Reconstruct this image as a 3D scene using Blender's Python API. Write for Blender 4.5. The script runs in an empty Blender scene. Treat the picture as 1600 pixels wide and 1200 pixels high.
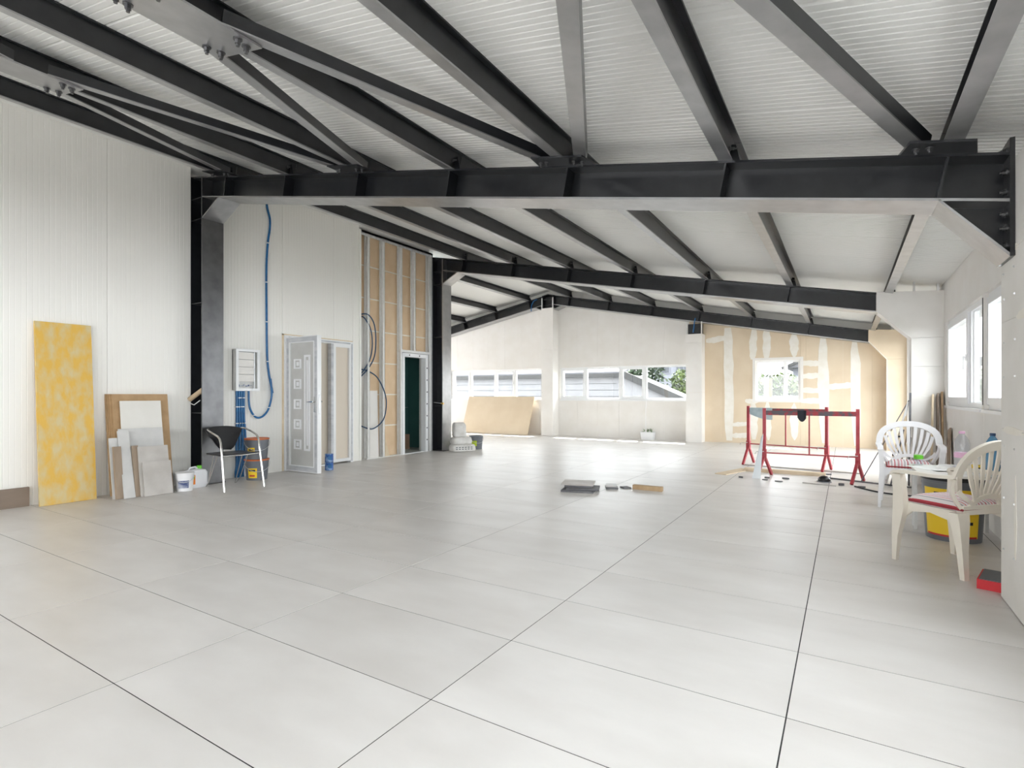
import bpy, bmesh, math, random
from mathutils import Vector, Matrix
random.seed(7)
S = bpy.context.scene
COL = S.collection
R = math.radians

# ---------------------------------------------------------------- camera
cam_d = bpy.data.cameras.new('camera'); cam = bpy.data.objects.new('camera', cam_d); COL.objects.link(cam)
cam.location = (0, 0, 1.2); cam.rotation_euler = (R(90), 0, R(31.68))
cam_d.sensor_width = 36; cam_d.lens = 844.6*36/1600; cam_d.shift_y = 16.2/1600
cam_d.clip_start = .05; cam_d.clip_end = 400
S.camera = cam

# ---------------------------------------------------------------- sky, sun, exposure
W = bpy.data.worlds.new('sky'); S.world = W; W.use_nodes = True
bgn = W.node_tree.nodes['Background']; bgn.inputs['Color'].default_value = (.955, .97, 1, 1); bgn.inputs['Strength'].default_value = 3.0
sd = bpy.data.lights.new('sun', 'SUN'); sd.energy = 7.5; sd.angle = R(.6); sd.color = (1, .96, .9)
sun = bpy.data.objects.new('sun', sd); COL.objects.link(sun)
sun.rotation_euler = Vector((.15, -.72, -1)).to_track_quat('-Z', 'Y').to_euler()
S.view_settings.view_transform = 'Standard'; S.view_settings.look = 'None'
S.view_settings.gamma = 1; S.view_settings.use_curve_mapping = False
S.view_settings.exposure = 1.9
S.cycles.max_bounces = 12; S.cycles.diffuse_bounces = 8; S.cycles.glossy_bounces = 4; S.cycles.transparent_max_bounces = 12

def portal(loc, sx, sy, direction):
    l = bpy.data.lights.new('window_portal', 'AREA'); l.shape = 'RECTANGLE'; l.size = sx; l.size_y = sy
    l.cycles.is_portal = True
    o = bpy.data.objects.new('window_portal', l); COL.objects.link(o); o.location = loc
    o.rotation_euler = Vector(direction).to_track_quat('-Z', 'Y').to_euler()

# ---------------------------------------------------------------- materials
MATS = {}
def mat(name, c1, c2=None, scale=6., rough=.6, metal=0., bump=0., bscale=60., ior=1.5, stretch=(1, 1, 1), detail=4., lo=.35, hi=.65, spec=.5, rnd=0., coat=0.):
    m = bpy.data.materials.new(name); m.use_nodes = True; nt = m.node_tree; N = nt.nodes; Lk = nt.links
    b = N['Principled BSDF']; b.inputs['Roughness'].default_value = rough; b.inputs['Metallic'].default_value = metal
    b.inputs['IOR'].default_value = ior; b.inputs['Specular IOR Level'].default_value = spec
    b.inputs['Coat Weight'].default_value = coat; b.inputs['Coat Roughness'].default_value = .15
    b.inputs['Base Color'].default_value = (*c1, 1)
    MATS[name] = m
    tc = N.new('ShaderNodeTexCoord'); mp = N.new('ShaderNodeMapping'); mp.inputs['Scale'].default_value = stretch
    Lk.new(tc.outputs['Object'], mp.inputs['Vector']); vec = mp.outputs['Vector']
    if rnd:
        oi = N.new('ShaderNodeObjectInfo'); ad = N.new('ShaderNodeVectorMath'); ad.operation = 'MULTIPLY_ADD'
        Lk.new(oi.outputs['Random'], ad.inputs[0]); ad.inputs[1].default_value = (37, 19, 53); Lk.new(vec, ad.inputs[2]); vec = ad.outputs[0]
    if c2 is not None:
        n = N.new('ShaderNodeTexNoise'); n.inputs['Scale'].default_value = scale; n.inputs['Detail'].default_value = detail
        Lk.new(vec, n.inputs['Vector'])
        r = N.new('ShaderNodeValToRGB'); r.color_ramp.elements[0].position = lo; r.color_ramp.elements[1].position = hi
        r.color_ramp.elements[0].color = (*c1, 1); r.color_ramp.elements[1].color = (*c2, 1)
        Lk.new(n.outputs['Fac'], r.inputs['Fac']); out = r.outputs['Color']
        if rnd:
            hs = N.new('ShaderNodeHueSaturation'); mr = N.new('ShaderNodeMapRange')
            mr.inputs['To Min'].default_value = 1-rnd; mr.inputs['To Max'].default_value = 1+rnd
            Lk.new(oi.outputs['Random'], mr.inputs['Value']); Lk.new(mr.outputs['Result'], hs.inputs['Value']); Lk.new(out, hs.inputs['Color']); out = hs.outputs['Color']
        Lk.new(out, b.inputs['Base Color'])
    if bump:
        n2 = N.new('ShaderNodeTexNoise'); n2.inputs['Scale'].default_value = bscale; n2.inputs['Detail'].default_value = 3
        Lk.new(vec, n2.inputs['Vector'])
        bp = N.new('ShaderNodeBump'); bp.inputs['Strength'].default_value = bump; bp.inputs['Distance'].default_value = .01
        Lk.new(n2.outputs['Fac'], bp.inputs['Height']); Lk.new(bp.outputs['Normal'], b.inputs['Normal'])
    return m

def stripes(name, cols, axis, freq, rough=.9):
    m = bpy.data.materials.new(name); m.use_nodes = True; nt = m.node_tree; N = nt.nodes; Lk = nt.links
    b = N['Principled BSDF']; b.inputs['Roughness'].default_value = rough; MATS[name] = m
    tc = N.new('ShaderNodeTexCoord'); sx = N.new('ShaderNodeSeparateXYZ'); Lk.new(tc.outputs['Object'], sx.inputs[0])
    mu = N.new('ShaderNodeMath'); mu.operation = 'MULTIPLY'; mu.inputs[1].default_value = freq; Lk.new(sx.outputs[axis], mu.inputs[0])
    fr = N.new('ShaderNodeMath'); fr.operation = 'FRACT'; Lk.new(mu.outputs[0], fr.inputs[0])
    r = N.new('ShaderNodeValToRGB'); r.color_ramp.interpolation = 'CONSTANT'
    for i, (p, c) in enumerate(cols):
        e = r.color_ramp.elements[i] if i < 2 else r.color_ramp.elements.new(p)
        e.position = p; e.color = (*c, 1)
    Lk.new(fr.outputs[0], r.inputs['Fac']); Lk.new(r.outputs['Color'], b.inputs['Base Color'])
    return m

def glass(name, tint, gloss=.08):
    m = bpy.data.materials.new(name); m.use_nodes = True; nt = m.node_tree; N = nt.nodes; Lk = nt.links
    N.remove(N['Principled BSDF']); out = N['Material Output']
    t = N.new('ShaderNodeBsdfTransparent'); t.inputs['Color'].default_value = (*tint, 1)
    g = N.new('ShaderNodeBsdfGlossy'); g.inputs['Roughness'].default_value = .02
    lw = N.new('ShaderNodeLayerWeight'); lw.inputs['Blend'].default_value = .5          # Schlick reflectance, same from both sides
    pw = N.new('ShaderNodeMath'); pw.operation = 'POWER'; pw.inputs[1].default_value = 5; Lk.new(lw.outputs['Facing'], pw.inputs[0])
    ma = N.new('ShaderNodeMath'); ma.operation = 'MULTIPLY_ADD'; ma.inputs[1].default_value = .96; ma.inputs[2].default_value = gloss*.5; Lk.new(pw.outputs[0], ma.inputs[0])
    mx = N.new('ShaderNodeMixShader'); Lk.new(ma.outputs[0], mx.inputs[0]); Lk.new(t.outputs[0], mx.inputs[1]); Lk.new(g.outputs[0], mx.inputs[2])
    Lk.new(mx.outputs[0], out.inputs['Surface']); MATS[name] = m
    return m

mat('tile', (.645, .62, .595), (.735, .715, .695), scale=1.6, rough=.36, bump=.03, bscale=14, detail=8, lo=.3, hi=.7, rnd=.035, stretch=(1, 2.2, 1))
mat('grout', (.03, .03, .03), (.05, .05, .05), scale=20, rough=.9)
mat('panel_white', (.88, .865, .825), rough=.45)
mat('roof_white', (.78, .78, .76), rough=.4)
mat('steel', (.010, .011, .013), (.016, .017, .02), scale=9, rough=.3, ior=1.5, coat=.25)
mat('steel_flange_dim', (.15, .15, .155), (.20, .20, .205), scale=6, rough=.36, metal=.9, detail=6)  # same paint as steel_flange; the weaker reflection is put into the colour
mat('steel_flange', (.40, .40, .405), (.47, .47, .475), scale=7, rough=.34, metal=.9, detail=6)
mat('steel_bolt', (.16, .16, .165), rough=.35, metal=.8)
mat('plaster_white', (.80, .775, .735), (.83, .81, .78), scale=3, rough=.8)
mat('plaster_grey', (.76, .74, .70), (.82, .80, .77), scale=2.5, rough=.85, bump=.05)
mat('plaster_beige', (.70, .575, .42), (.75, .63, .475), scale=2, rough=.9)
mat('filler', (.82, .78, .70), (.86, .83, .77), scale=8, rough=.85, bump=.1)
mat('galv', (.55, .56, .57), (.68, .69, .70), scale=18, rough=.4, metal=.6)
mat('galv_pale', (.74, .74, .72), (.80, .80, .79), scale=14, rough=.5)
mat('board_tan', (.72, .53, .34), (.78, .60, .41), scale=3, rough=.85)
mat('pvc', (.84, .85, .86), rough=.3)
mat('pvc_film', (.46, .48, .51), (.60, .61, .63), scale=5, rough=.35, stretch=(1, 1, 3))
mat('door_panel', (.52, .52, .50), (.57, .57, .55), scale=4, rough=.35)
mat('beige_sheet', (.74, .66, .56), rough=.7)
mat('sill_stone', (.6, .6, .6), rough=.4)
glass('pane', (.93, .95, .95))
mat('blue_pipe', (.012, .11, .29), (.02, .16, .38), scale=30, rough=.35)
mat('blue_cable', (.015, .06, .13), rough=.4)
mat('white_clip', (.85, .85, .85), rough=.4)
mat('formply', (.72, .44, .075), (.64, .52, .27), scale=11, rough=.6, detail=14, lo=.40, hi=.64, bump=.1, stretch=(1, 1, .5))
mat('carton', (.42, .27, .14), (.50, .33, .18), scale=8, rough=.8)
mat('mdf', (.30, .23, .17), (.36, .28, .21), scale=12, rough=.8, stretch=(1, 1, .2))
mat('void_shade', (.07, .055, .04), (.10, .08, .06), scale=6, rough=.9)  # shade of the open gap, put into the colour
mat('slab_white', (.74, .72, .67), (.78, .76, .72), scale=4, rough=.5)
mat('slab_grey', (.56, .56, .55), (.64, .63, .62), scale=5, rough=.5, detail=8)
mat('slab_taupe', (.47, .44, .41), (.56, .53, .50), scale=5, rough=.5, detail=8)
mat('slab_dark', (.10, .10, .11), (.17, .17, .18), scale=9, rough=.6)
mat('wood', (.40, .27, .15), (.52, .37, .22), scale=6, rough=.7, stretch=(1, 1, .15))
mat('wood_brown', (.20, .15, .115), (.27, .21, .165), scale=5, rough=.7, stretch=(1, .15, 1))
mat('wood_pale', (.68, .55, .38), (.76, .64, .47), scale=6, rough=.75)
mat('bucket_grey', (.13, .14, .16), (.16, .17, .19), scale=5, rough=.4)
mat('bucket_white', (.85, .85, .86), rough=.35)
mat('lid_orange', (.62, .16, .05), rough=.45)
mat('yellow', (.88, .60, .02), rough=.5)
mat('orange', (.85, .25, .03), rough=.5)
mat('ink', (.02, .02, .025), rough=.6)
mat('print_red', (.55, .03, .03), rough=.5)
mat('print_blue', (.05, .08, .22), (.5, .53, .62), scale=14, rough=.5)
mat('canister', (.82, .83, .86), rough=.35)
mat('green_cap', (.14, .55, .03), rough=.4)
mat('lime', (.5, .65, .03), rough=.5)
mat('chrome', (.75, .74, .72), rough=.16, metal=1)
mat('black_plastic', (.012, .012, .014), rough=.32)
mat('plastic_white', (.86, .86, .88), rough=.35)
mat('plastic_cream', (.76, .71, .62), (.80, .755, .67), scale=5, rough=.4)
stripes('cushion', [(0, (.70, .68, .68)), (.18, (.45, .05, .07)), (.26, (.74, .70, .70)), (.42, (.35, .33, .34)), (.50, (.74, .66, .66)), (.66, (.62, .10, .13)), (.72, (.72, .70, .71)), (.86, (.55, .30, .32))], 'X', 9)
mat('cushion_piping', (.28, .03, .04), rough=.9)
mat('red_paint', (.36, .035, .05), (.46, .06, .075), scale=10, rough=.45)
mat('red_worn', (.36, .035, .05), (.10, .085, .10), scale=11, rough=.6, lo=.42, hi=.58)
mat('red_box', (.62, .02, .03), rough=.5)
mat('sheet_metal', (.66, .70, .73), (.74, .77, .79), scale=4, rough=.4)
mat('rag', (.40, .50, .54), (.55, .64, .67), scale=9, rough=.9)
mat('black_cloth', (.02, .022, .03), rough=.9)
mat('paper', (.86, .86, .84), rough=.8)
mat('sack', (.62, .60, .57), (.76, .75, .73), scale=6, rough=.8, bump=.2, bscale=20)
mat('teal_board', (.05, .16, .145), (.06, .18, .165), scale=3, rough=.8)
mat('cardboard', (.32, .21, .14), rough=.85)
mat('brass', (.70, .48, .15), rough=.3, metal=1)
mat('roll', (.55, .42, .28), rough=.8)
glass('clear_plastic', (.90, .92, .95))
mat('water_blue', (.10, .26, .42), rough=.15)
mat('cap_blue', (.02, .06, .14), rough=.4)
mat('cap_pink', (.75, .45, .62), rough=.4)
mat('leaf_pot', (.12, .22, .07), rough=.6)
# outdoors
mat('ext_ground', (.05, .05, .047), (.06, .06, .056), scale=1, rough=.9)
mat('ext_wall', (.125, .125, .13), (.145, .145, .15), scale=2, rough=.8)
mat('ext_trim', (.022, .022, .022), rough=.8)
mat('ext_roof', (.07, .07, .078), rough=.7)
mat('ext_house', (.13, .135, .155), rough=.8)
mat('ext_glass', (.012, .016, .024), rough=.2)
mat('bark', (.06, .045, .03), rough=.9)
mat('leaf_bright', (.055, .085, .005), (.022, .042, .004), scale=1.5, rough=.6)
mat('leaf_dark', (.012, .026, .009), (.02, .04, .014), scale=1.5, rough=.7)
mat('ext_yellow', (.15, .085, .01), rough=.7)

# ---------------------------------------------------------------- mesh helpers
class MB:
    def __init__(s): s.v = []; s.f = []
    def add(s, v, f):
        o = len(s.v); s.v += [tuple(p) for p in v]; s.f += [tuple(i+o for i in q) for q in f]; return s
    def hexa(s, p):
        return s.add(p, [(0, 3, 2, 1), (4, 5, 6, 7), (0, 1, 5, 4), (1, 2, 6, 5), (2, 3, 7, 6), (3, 0, 4, 7)])
    def box(s, x0, x1, y0, y1, z0, z1):
        return s.hexa([(x0, y0, z0), (x1, y0, z0), (x1, y1, z0), (x0, y1, z0), (x0, y0, z1), (x1, y0, z1), (x1, y1, z1), (x0, y1, z1)])
    def sbox(s, x0, x1, y0, y1, d0, d1, zf):      # box that follows a roof slope zf(x)
        a, b = zf(x0), zf(x1)
        return s.hexa([(x0, y0, a+d0), (x1, y0, b+d0), (x1, y1, b+d0), (x0, y1, a+d0), (x0, y0, a+d1), (x1, y0, b+d1), (x1, y1, b+d1), (x0, y1, a+d1)])
    def obox(s, c, ax, ay, az):                    # centre and three half-axis vectors
        c, ax, ay, az = map(Vector, (c, ax, ay, az)); P = []
        for k in (-1, 1):
            for i, j in ((-1, -1), (1, -1), (1, 1), (-1, 1)): P.append(c+ax*i+ay*j+az*k)
        return s.hexa(P)
    def bar(s, p0, p1, w, h, up=(0, 0, 1)):
        p0, p1, up = Vector(p0), Vector(p1), Vector(up); d = p1-p0; t = d.normalized(); r = t.cross(up).normalized(); u = r.cross(t)
        return s.obox((p0+p1)/2, d/2, r*w/2, u*h/2)
    def prism(s, poly, vec):
        n = len(poly); vec = Vector(vec); a = [Vector(p) for p in poly]; b = [p+vec for p in a]
        return s.add(a+b, [tuple(range(n))[::-1], tuple(range(n, 2*n))]+[(i, (i+1) % n, n+(i+1) % n, n+i) for i in range(n)])
    def loft(s, rings, cap=True):
        n = len(rings[0]); V = [p for r in rings for p in r]; F = []
        for k in range(len(rings)-1):
            for i in range(n): F.append((k*n+i, k*n+(i+1) % n, (k+1)*n+(i+1) % n, (k+1)*n+i))
        if cap: F += [tuple(range(n))[::-1], tuple(range((len(rings)-1)*n, len(rings)*n))]
        return s.add(V, F)
    def tube(s, path, r, n=8, rr=None):
        P = [Vector(p) for p in path]; rings = []; up = None
        for i, p in enumerate(P):
            t = (P[min(i+1, len(P)-1)]-P[max(i-1, 0)]).normalized()
            if up is None: up = Vector((0, 0, 1)) if abs(t.z) < .9 else Vector((1, 0, 0))
            a = t.cross(up).normalized(); b = a.cross(t).normalized(); up = b
            q = rr[i] if rr else r
            rings.append([p+a*q*math.cos(2*math.pi*k/n)+b*q*math.sin(2*math.pi*k/n) for k in range(n)])
        return s.loft(rings)
    def cyl(s, p0, p1, r0, r1=None, n=16):
        return s.tube([p0, p1], r0, n, [r0, r0 if r1 is None else r1])
    def lathe(s, prof, c=(0, 0, 0), n=24):
        rings = [[(c[0]+r*math.cos(2*math.pi*k/n), c[1]+r*math.sin(2*math.pi*k/n), c[2]+z) for k in range(n)] for r, z in prof]
        return s.loft(rings)
    def ribbon(s, path, w, t, nrm):                # flat strip of thickness t; nrm = face normal, w number or list
        P = [Vector(p) for p in path]; nn = Vector(nrm); rings = []
        for i, p in enumerate(P):
            tg = (P[min(i+1, len(P)-1)]-P[max(i-1, 0)]).normalized(); b = tg.cross(nn).normalized(); n = b.cross(tg).normalized()
            ww = (w[i] if isinstance(w, (list, tuple)) else w)/2
            rings.append([p-b*ww-n*t/2, p+b*ww-n*t/2, p+b*ww+n*t/2, p-b*ww+n*t/2])
        return s.loft(rings)
    def sheet(s, nu, nv, fn, off):                 # solid curved patch
        off = Vector(off); A = [Vector(fn(i/nu, j/nv)) for j in range(nv+1) for i in range(nu+1)]; n = len(A); w = nu+1
        V = A+[p+off for p in A]; F = []
        for j in range(nv):
            for i in range(nu):
                q = (j*w+i, j*w+i+1, (j+1)*w+i+1, (j+1)*w+i); F.append(q); F.append(tuple(n+k for k in q[::-1]))
        edge = [i for i in range(w)]+[j*w+nu for j in range(1, nv+1)]+[nv*w+i for i in range(nu-1, -1, -1)]+[j*w for j in range(nv-1, 0, -1)]
        for a, b in zip(edge, edge[1:]+edge[:1]): F.append((b, a, n+a, n+b))
        return s.add(V, F)
    def mesh(s, name, m, org=(0, 0, 0), smooth=None):
        me = bpy.data.meshes.new(name); o = org
        me.from_pydata([(x-o[0], y-o[1], z-o[2]) for x, y, z in s.v], [], s.f)
        bm = bmesh.new(); bm.from_mesh(me); bmesh.ops.recalc_face_normals(bm, faces=bm.faces); bm.to_mesh(me); bm.free()
        me.materials.append(MATS[m] if isinstance(m, str) else m)
        if smooth:
            me.shade_smooth(); me.set_sharp_from_angle(angle=R(smooth))
        return me

def wloc(o):
    v = Vector((0, 0, 0))
    while o: v += Vector(o.location); o = o.parent
    return v
def link(name, me, parent=None, loc=(0, 0, 0)):
    o = bpy.data.objects.new(name, me); COL.objects.link(o); o.location = loc
    if parent: o.parent = parent
    return o
def part(name, mb, m, parent, smooth=None, local=False, label=None, stuff=False):
    org = (0, 0, 0) if local else wloc(parent)
    o = link(name, mb.mesh(name, m, org, smooth), parent)
    if label: o['label'] = label
    if stuff: o['kind'] = 'stuff'
    return o
def tag(o, label, cat, group=None):
    o['label'] = label; o['category'] = cat
    if group: o['group'] = group
    return o
def thing(name, label, cat, loc=(0, 0, 0), rotz=0, group=None):
    o = bpy.data.objects.new(name, None); COL.objects.link(o); o.location = loc; o.rotation_euler = (0, 0, rotz); o.empty_display_size = .1
    return tag(o, label, cat, group)
def solo(name, mb, m, label, cat, group=None, smooth=None, org=None):
    if org is None:
        xs, ys, zs = zip(*mb.v); org = ((min(xs)+max(xs))/2, (min(ys)+max(ys))/2, min(zs))
    o = link(name, mb.mesh(name, m, org, smooth), None, org)
    return tag(o, label, cat, group)
def struct(name, mb, m, parent=None, loc=(0, 0, 0), smooth=None):
    o = link(name, mb.mesh(name, m, loc if parent is None else wloc(parent), smooth), parent, loc if parent is None else (0, 0, 0))
    if parent is None: o['kind'] = 'structure'
    return o
def ordn(i): return ['first', 'second', 'third', 'fourth', 'fifth', 'sixth', 'seventh', 'eighth', 'ninth'][i]

# ---------------------------------------------------------------- key dimensions (metres)
SL = .1947
RIDGE = -7.4
def tz(x): return 2.672-SL*x                       # top of the rafters, right slope
def tzl(x): return tz(2*RIDGE-x)                   # left slope
PH = .185                                          # purlin height
def rz(x): return tz(x)+PH
def rzl(x): return tzl(x)+PH
XL, XR, YF, YB = -7.5, 1.09, 14.3, -4.2            # left wall, window wall, far wall, wall behind the camera
FR = [-.95, 4.08, 9.10, 14.13]                     # frame lines
PX = [.50-1.205*k for k in range(7)]               # purlin positions

# ---------------------------------------------------------------- floor
mb = MB().box(-15.4, 1.4, YB-.1, 14.7, -.30, -.0015)
floor = struct('floor', mb, 'grout')
TX, TY, G = -1.383-.005, 1.642, .0027
tile_me = {}
rest = MB()
for i in range(-12, 4):
    for j in range(-14, 23):
        x0, x1, y0, y1 = TX+1.2*i, TX+1.2*(i+1), TY+.6*j, TY+.6*(j+1)
        x0, x1, y0, y1 = max(x0, -15.2), min(x1, 1.3), max(y0, YB), min(y1, 14.4)
        if x1-x0 < .02 or y1-y0 < .02 or (x1 < -7.6 and y0 < 9): continue
        a = MB().box(x0+G, x1-G, y0+G, y1-G, -.012, 0)
        if x0 > -9 and y1 > .2 and x1 < 1.4:
            key = (round(x1-x0, 4), round(y1-y0, 4))
            c = ((x0+x1)/2, (y0+y1)/2, 0)
            if key not in tile_me: tile_me[key] = a.mesh('tile', 'tile', c)
            link('tile', tile_me[key], floor, c)
        else: rest.add(a.v, a.f)
part('tile_field', rest, 'tile', floor, stuff=True)

# ---------------------------------------------------------------- roof
def ribbed(u0, u1, pitch=.05, gw=.011, gd=.006, edge=.010):
    P = [(u0, gd*1.6), (u0+edge, 0)]; n = int((u1-u0-2*edge)/pitch)
    for k in range(1, n+1):
        c = u0+edge+k*(u1-u0-2*edge)/(n+1); P += [(c-gw/2, 0), (c-gw*.25, gd), (c+gw*.25, gd), (c+gw/2, 0)]
    return P+[(u1-edge, 0), (u1, gd*1.6)]
mb = MB().sbox(RIDGE, 1.45, YB-.1, 14.7, .06, .20, rz)
ceiling = struct('ceiling', mb, 'roof_white')
mb = MB().sbox(-15.5, RIDGE, 8.95, 14.7, .06, .20, rzl)
mb.sbox(-7.95, RIDGE, YB-.1, 8.95, -.02, .20, rzl)
part('left_slope_deck', mb, 'roof_white', ceiling)
def roof_panel(y0, y1, xa, xb, zf):
    pr = ribbed(y0+.001, y1-.001)
    V = []; F = []; n = len(pr)
    for x in (xa, xb):
        V += [(x, y, zf(x)+d) for y, d in pr]+[(x, y0+.001, zf(x)+.058), (x, y1-.001, zf(x)+.058)]
    m = n+2
    for i in range(n-1): F.append((i, i+1, m+i+1, m+i))
    F.append((n, n+1, m+n+1, m+n))
    F += [(0, m, m+n, n), (n-1, n+1, m+n+1, m+n-1)]
    mb = MB(); mb.add(V, F); part('roof_panel', mb, 'roof_white', ceiling)
y = 2.66-6
while y < 14.6:
    roof_panel(max(y, YB), min(y+1, 14.6), RIDGE, 1.35, rz)
    if y+1 > 9.1: roof_panel(max(y, 9.0), min(y+1, 14.6), -15.4, RIDGE, rzl)
    y += 1

# ---------------------------------------------------------------- generic wall with holes
def wall_x(mb, xs, y0, y1, top, holes, z0=-.02):   # wall running along X; holes (x0,x1,z0,z1)
    br = sorted(set([xs[0], xs[1]]+[h for q in holes for h in q[:2] if xs[0] < h < xs[1]]))
    for a, b in zip(br, br[1:]):
        hs = sorted([(q[2], q[3]) for q in holes if q[0] < (a+b)/2 < q[1]]); lo = z0
        for h0, h1 in hs:
            if h0 > lo+1e-4: mb.box(a, b, y0, y1, lo, h0)
            lo = h1
        mb.hexa([(a, y0, lo), (b, y0, lo), (b, y1, lo), (a, y1, lo), (a, y0, top(a)), (b, y0, top(b)), (b, y1, top(b)), (a, y1, top(a))])
    return mb
def wall_y(mb, ys, x0, x1, zt, holes, z0=-.02):    # wall running along Y; holes (y0,y1,z0,z1)
    br = sorted(set([ys[0], ys[1]]+[h for q in holes for h in q[:2] if ys[0] < h < ys[1]]))
    for a, b in zip(br, br[1:]):
        hs = sorted([(q[2], q[3]) for q in holes if q[0] < (a+b)/2 < q[1]]); lo = z0
        for h0, h1 in hs:
            if h0 > lo+1e-4: mb.box(x0, x1, a, b, lo, h0)
            lo = h1
        if zt > lo+1e-4: mb.box(x0, x1, a, b, lo, zt)
    return mb

# ---------------------------------------------------------------- left wall: ribbed sandwich panels
WT = rz(XL)+.05
mb = wall_y(MB(), (YB, 9.0), -7.80, -7.64, WT+.1, [(8.06, 8.84, -.02, 1.97)])
wall_left = struct('wall_left', mb, 'plaster_grey')
def wall_panel(y0, y1, z0, z1):
    pr = ribbed(y0+.0015, y1-.0015, gw=.007, gd=.0022, edge=.006); n = len(pr); V = []; F = []
    for z in (z0, z1): V += [(XL-d, y, z) for y, d in pr]+[(XL-.1, y0+.0015, z), (XL-.1, y1-.0015, z)]
    m = n+2
    for i in range(n-1): F.append((i, i+1, m+i+1, m+i))
    F += [(n, n+1, m+n+1, m+n), (0, m, m+n, n), (n-1, n+1, m+n+1, m+n-1)]
    F += [tuple(range(n))+(n+1, n), tuple(m+i for i in range(n))+(m+n+1, m+n)]
    mb = MB(); mb.add(V, F); part('wall_panel', mb, 'panel_white', wall_left)
cuts = [YB]+[2.956-k for k in range(9, -1, -1) if 2.956-k > YB+.3]+[3.925]
for a, b in zip(cuts, cuts[1:]): wall_panel(a, b, 0, WT)
wall_panel(4.235, 4.33, 0, WT); wall_panel(4.33, 5.31, 0, WT)
wall_panel(5.31, 6.31, 2.14, WT); wall_panel(6.31, 6.73, 2.14, WT); wall_panel(6.73, 6.88, 0, WT)
# flat corner flashing where the panels stop
part('edge_profile', MB().box(-7.6, -7.492, 6.88, 6.925, 0, 4.2), 'panel_white', wall_left)

# framed part of the left wall: metal studs in front of tan boards
zz = 0.0; k = 0
while zz < 4.2:
    z1 = min(zz+.60, 4.2)
    hole = [(8.06, 8.77, -.1, 1.97), (6.925, 7.17, -.1, 2.62)]
    bm_ = wall_y(MB(), (6.925, 8.93), -7.638, -7.62, z1-.008, [(a, b, max(c, zz), min(d, z1-.008)) for a, b, c, d in hole if d > zz+.02 and c < z1], z0=zz)
    part('board', bm_, 'board_tan', wall_left)
    if z1 < 4.19:
        part('joint_strip', wall_y(MB(), (7.175 if z1 < 2.65 else 6.925, 8.05 if z1 < 2.05 else 8.93), -7.622, -7.616, z1+.008, [], z0=z1-.014), 'filler', wall_left)
    zz = z1; k += 1
def stud(y, z0, z1, w=.05):
    mb = MB(); mb.box(-7.605, -7.60+.006, y-w/2+.0, y+w/2, z0, z1)
    mb.box(-7.606, -7.502, y+w/2-.006, y+w/2, z0, z1); mb.box(-7.508, -7.502, y-w/2, y+w/2, z0, z1)
    part('stud', mb, 'galv_pale', wall_left)
stud(7.115, 0, 4.16); stud(7.50, 0, 4.16); stud(7.98, 0, 4.16); stud(8.37, 2.09, 4.16); stud(8.86, 0, 4.16, .09)
part('track', MB().box(-7.605, -7.5, 6.925, 8.93, 4.16, 4.20).box(-7.505, -7.5, 6.925, 8.93, 4.11, 4.2), 'galv', wall_left)
part('track', MB().box(-7.605, -7.5, 7.06, 8.03, 0, .012), 'galv_pale', wall_left)
part('lintel', MB().box(-7.60, -7.50, 7.98, 8.84, 2.04, 2.09), 'galv_pale', wall_left)
part('dark_void', MB().box(-7.66, -7.641, 6.925, 7.17, 0, 2.62), 'void_shade', wall_left)  # dark sheet standing in for the shade inside the open gap
part('corner_post', MB().box(-7.62, -7.5, 8.905, 8.925, 0, 4.2).box(-7.62, -7.6, 8.925, 8.955, 0, 4.2), 'galv', wall_left)

# back room behind the second door
mb = MB(); mb.box(-8.65, -8.55, 7.0, 9.3, 0, 2.6); mb.box(-8.55, -7.8, 6.9, 7.0, 0, 2.6); mb.box(-8.55, -7.8, 9.3, 9.4, 0, 2.6); mb.box(-8.65, -7.8, 6.9, 9.4, 2.6, 2.7)
wbr = struct('wall_back_room', mb, 'teal_board')
part('floor_slab', MB().box(-8.65, -7.64, 6.9, 9.4, -.1, -.002), 'grout', wbr)
mb = MB().box(-8.549, -8.545, 7.0, 9.3, .9, .904)
for yy in (8.75, 9.12): mb.box(-8.549, -8.545, yy, yy+.006, 0, 2.6)
part('joint_line', mb, 'galv', wbr)
solo('cardboard_box', MB().box(-8.52, -8.22, 8.62, 9.0, 0, .32).box(-8.52, -8.22, 8.5, 8.62, .31, .32), 'cardboard', 'brown cardboard box on the floor of the dark green back room', 'box')

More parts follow.
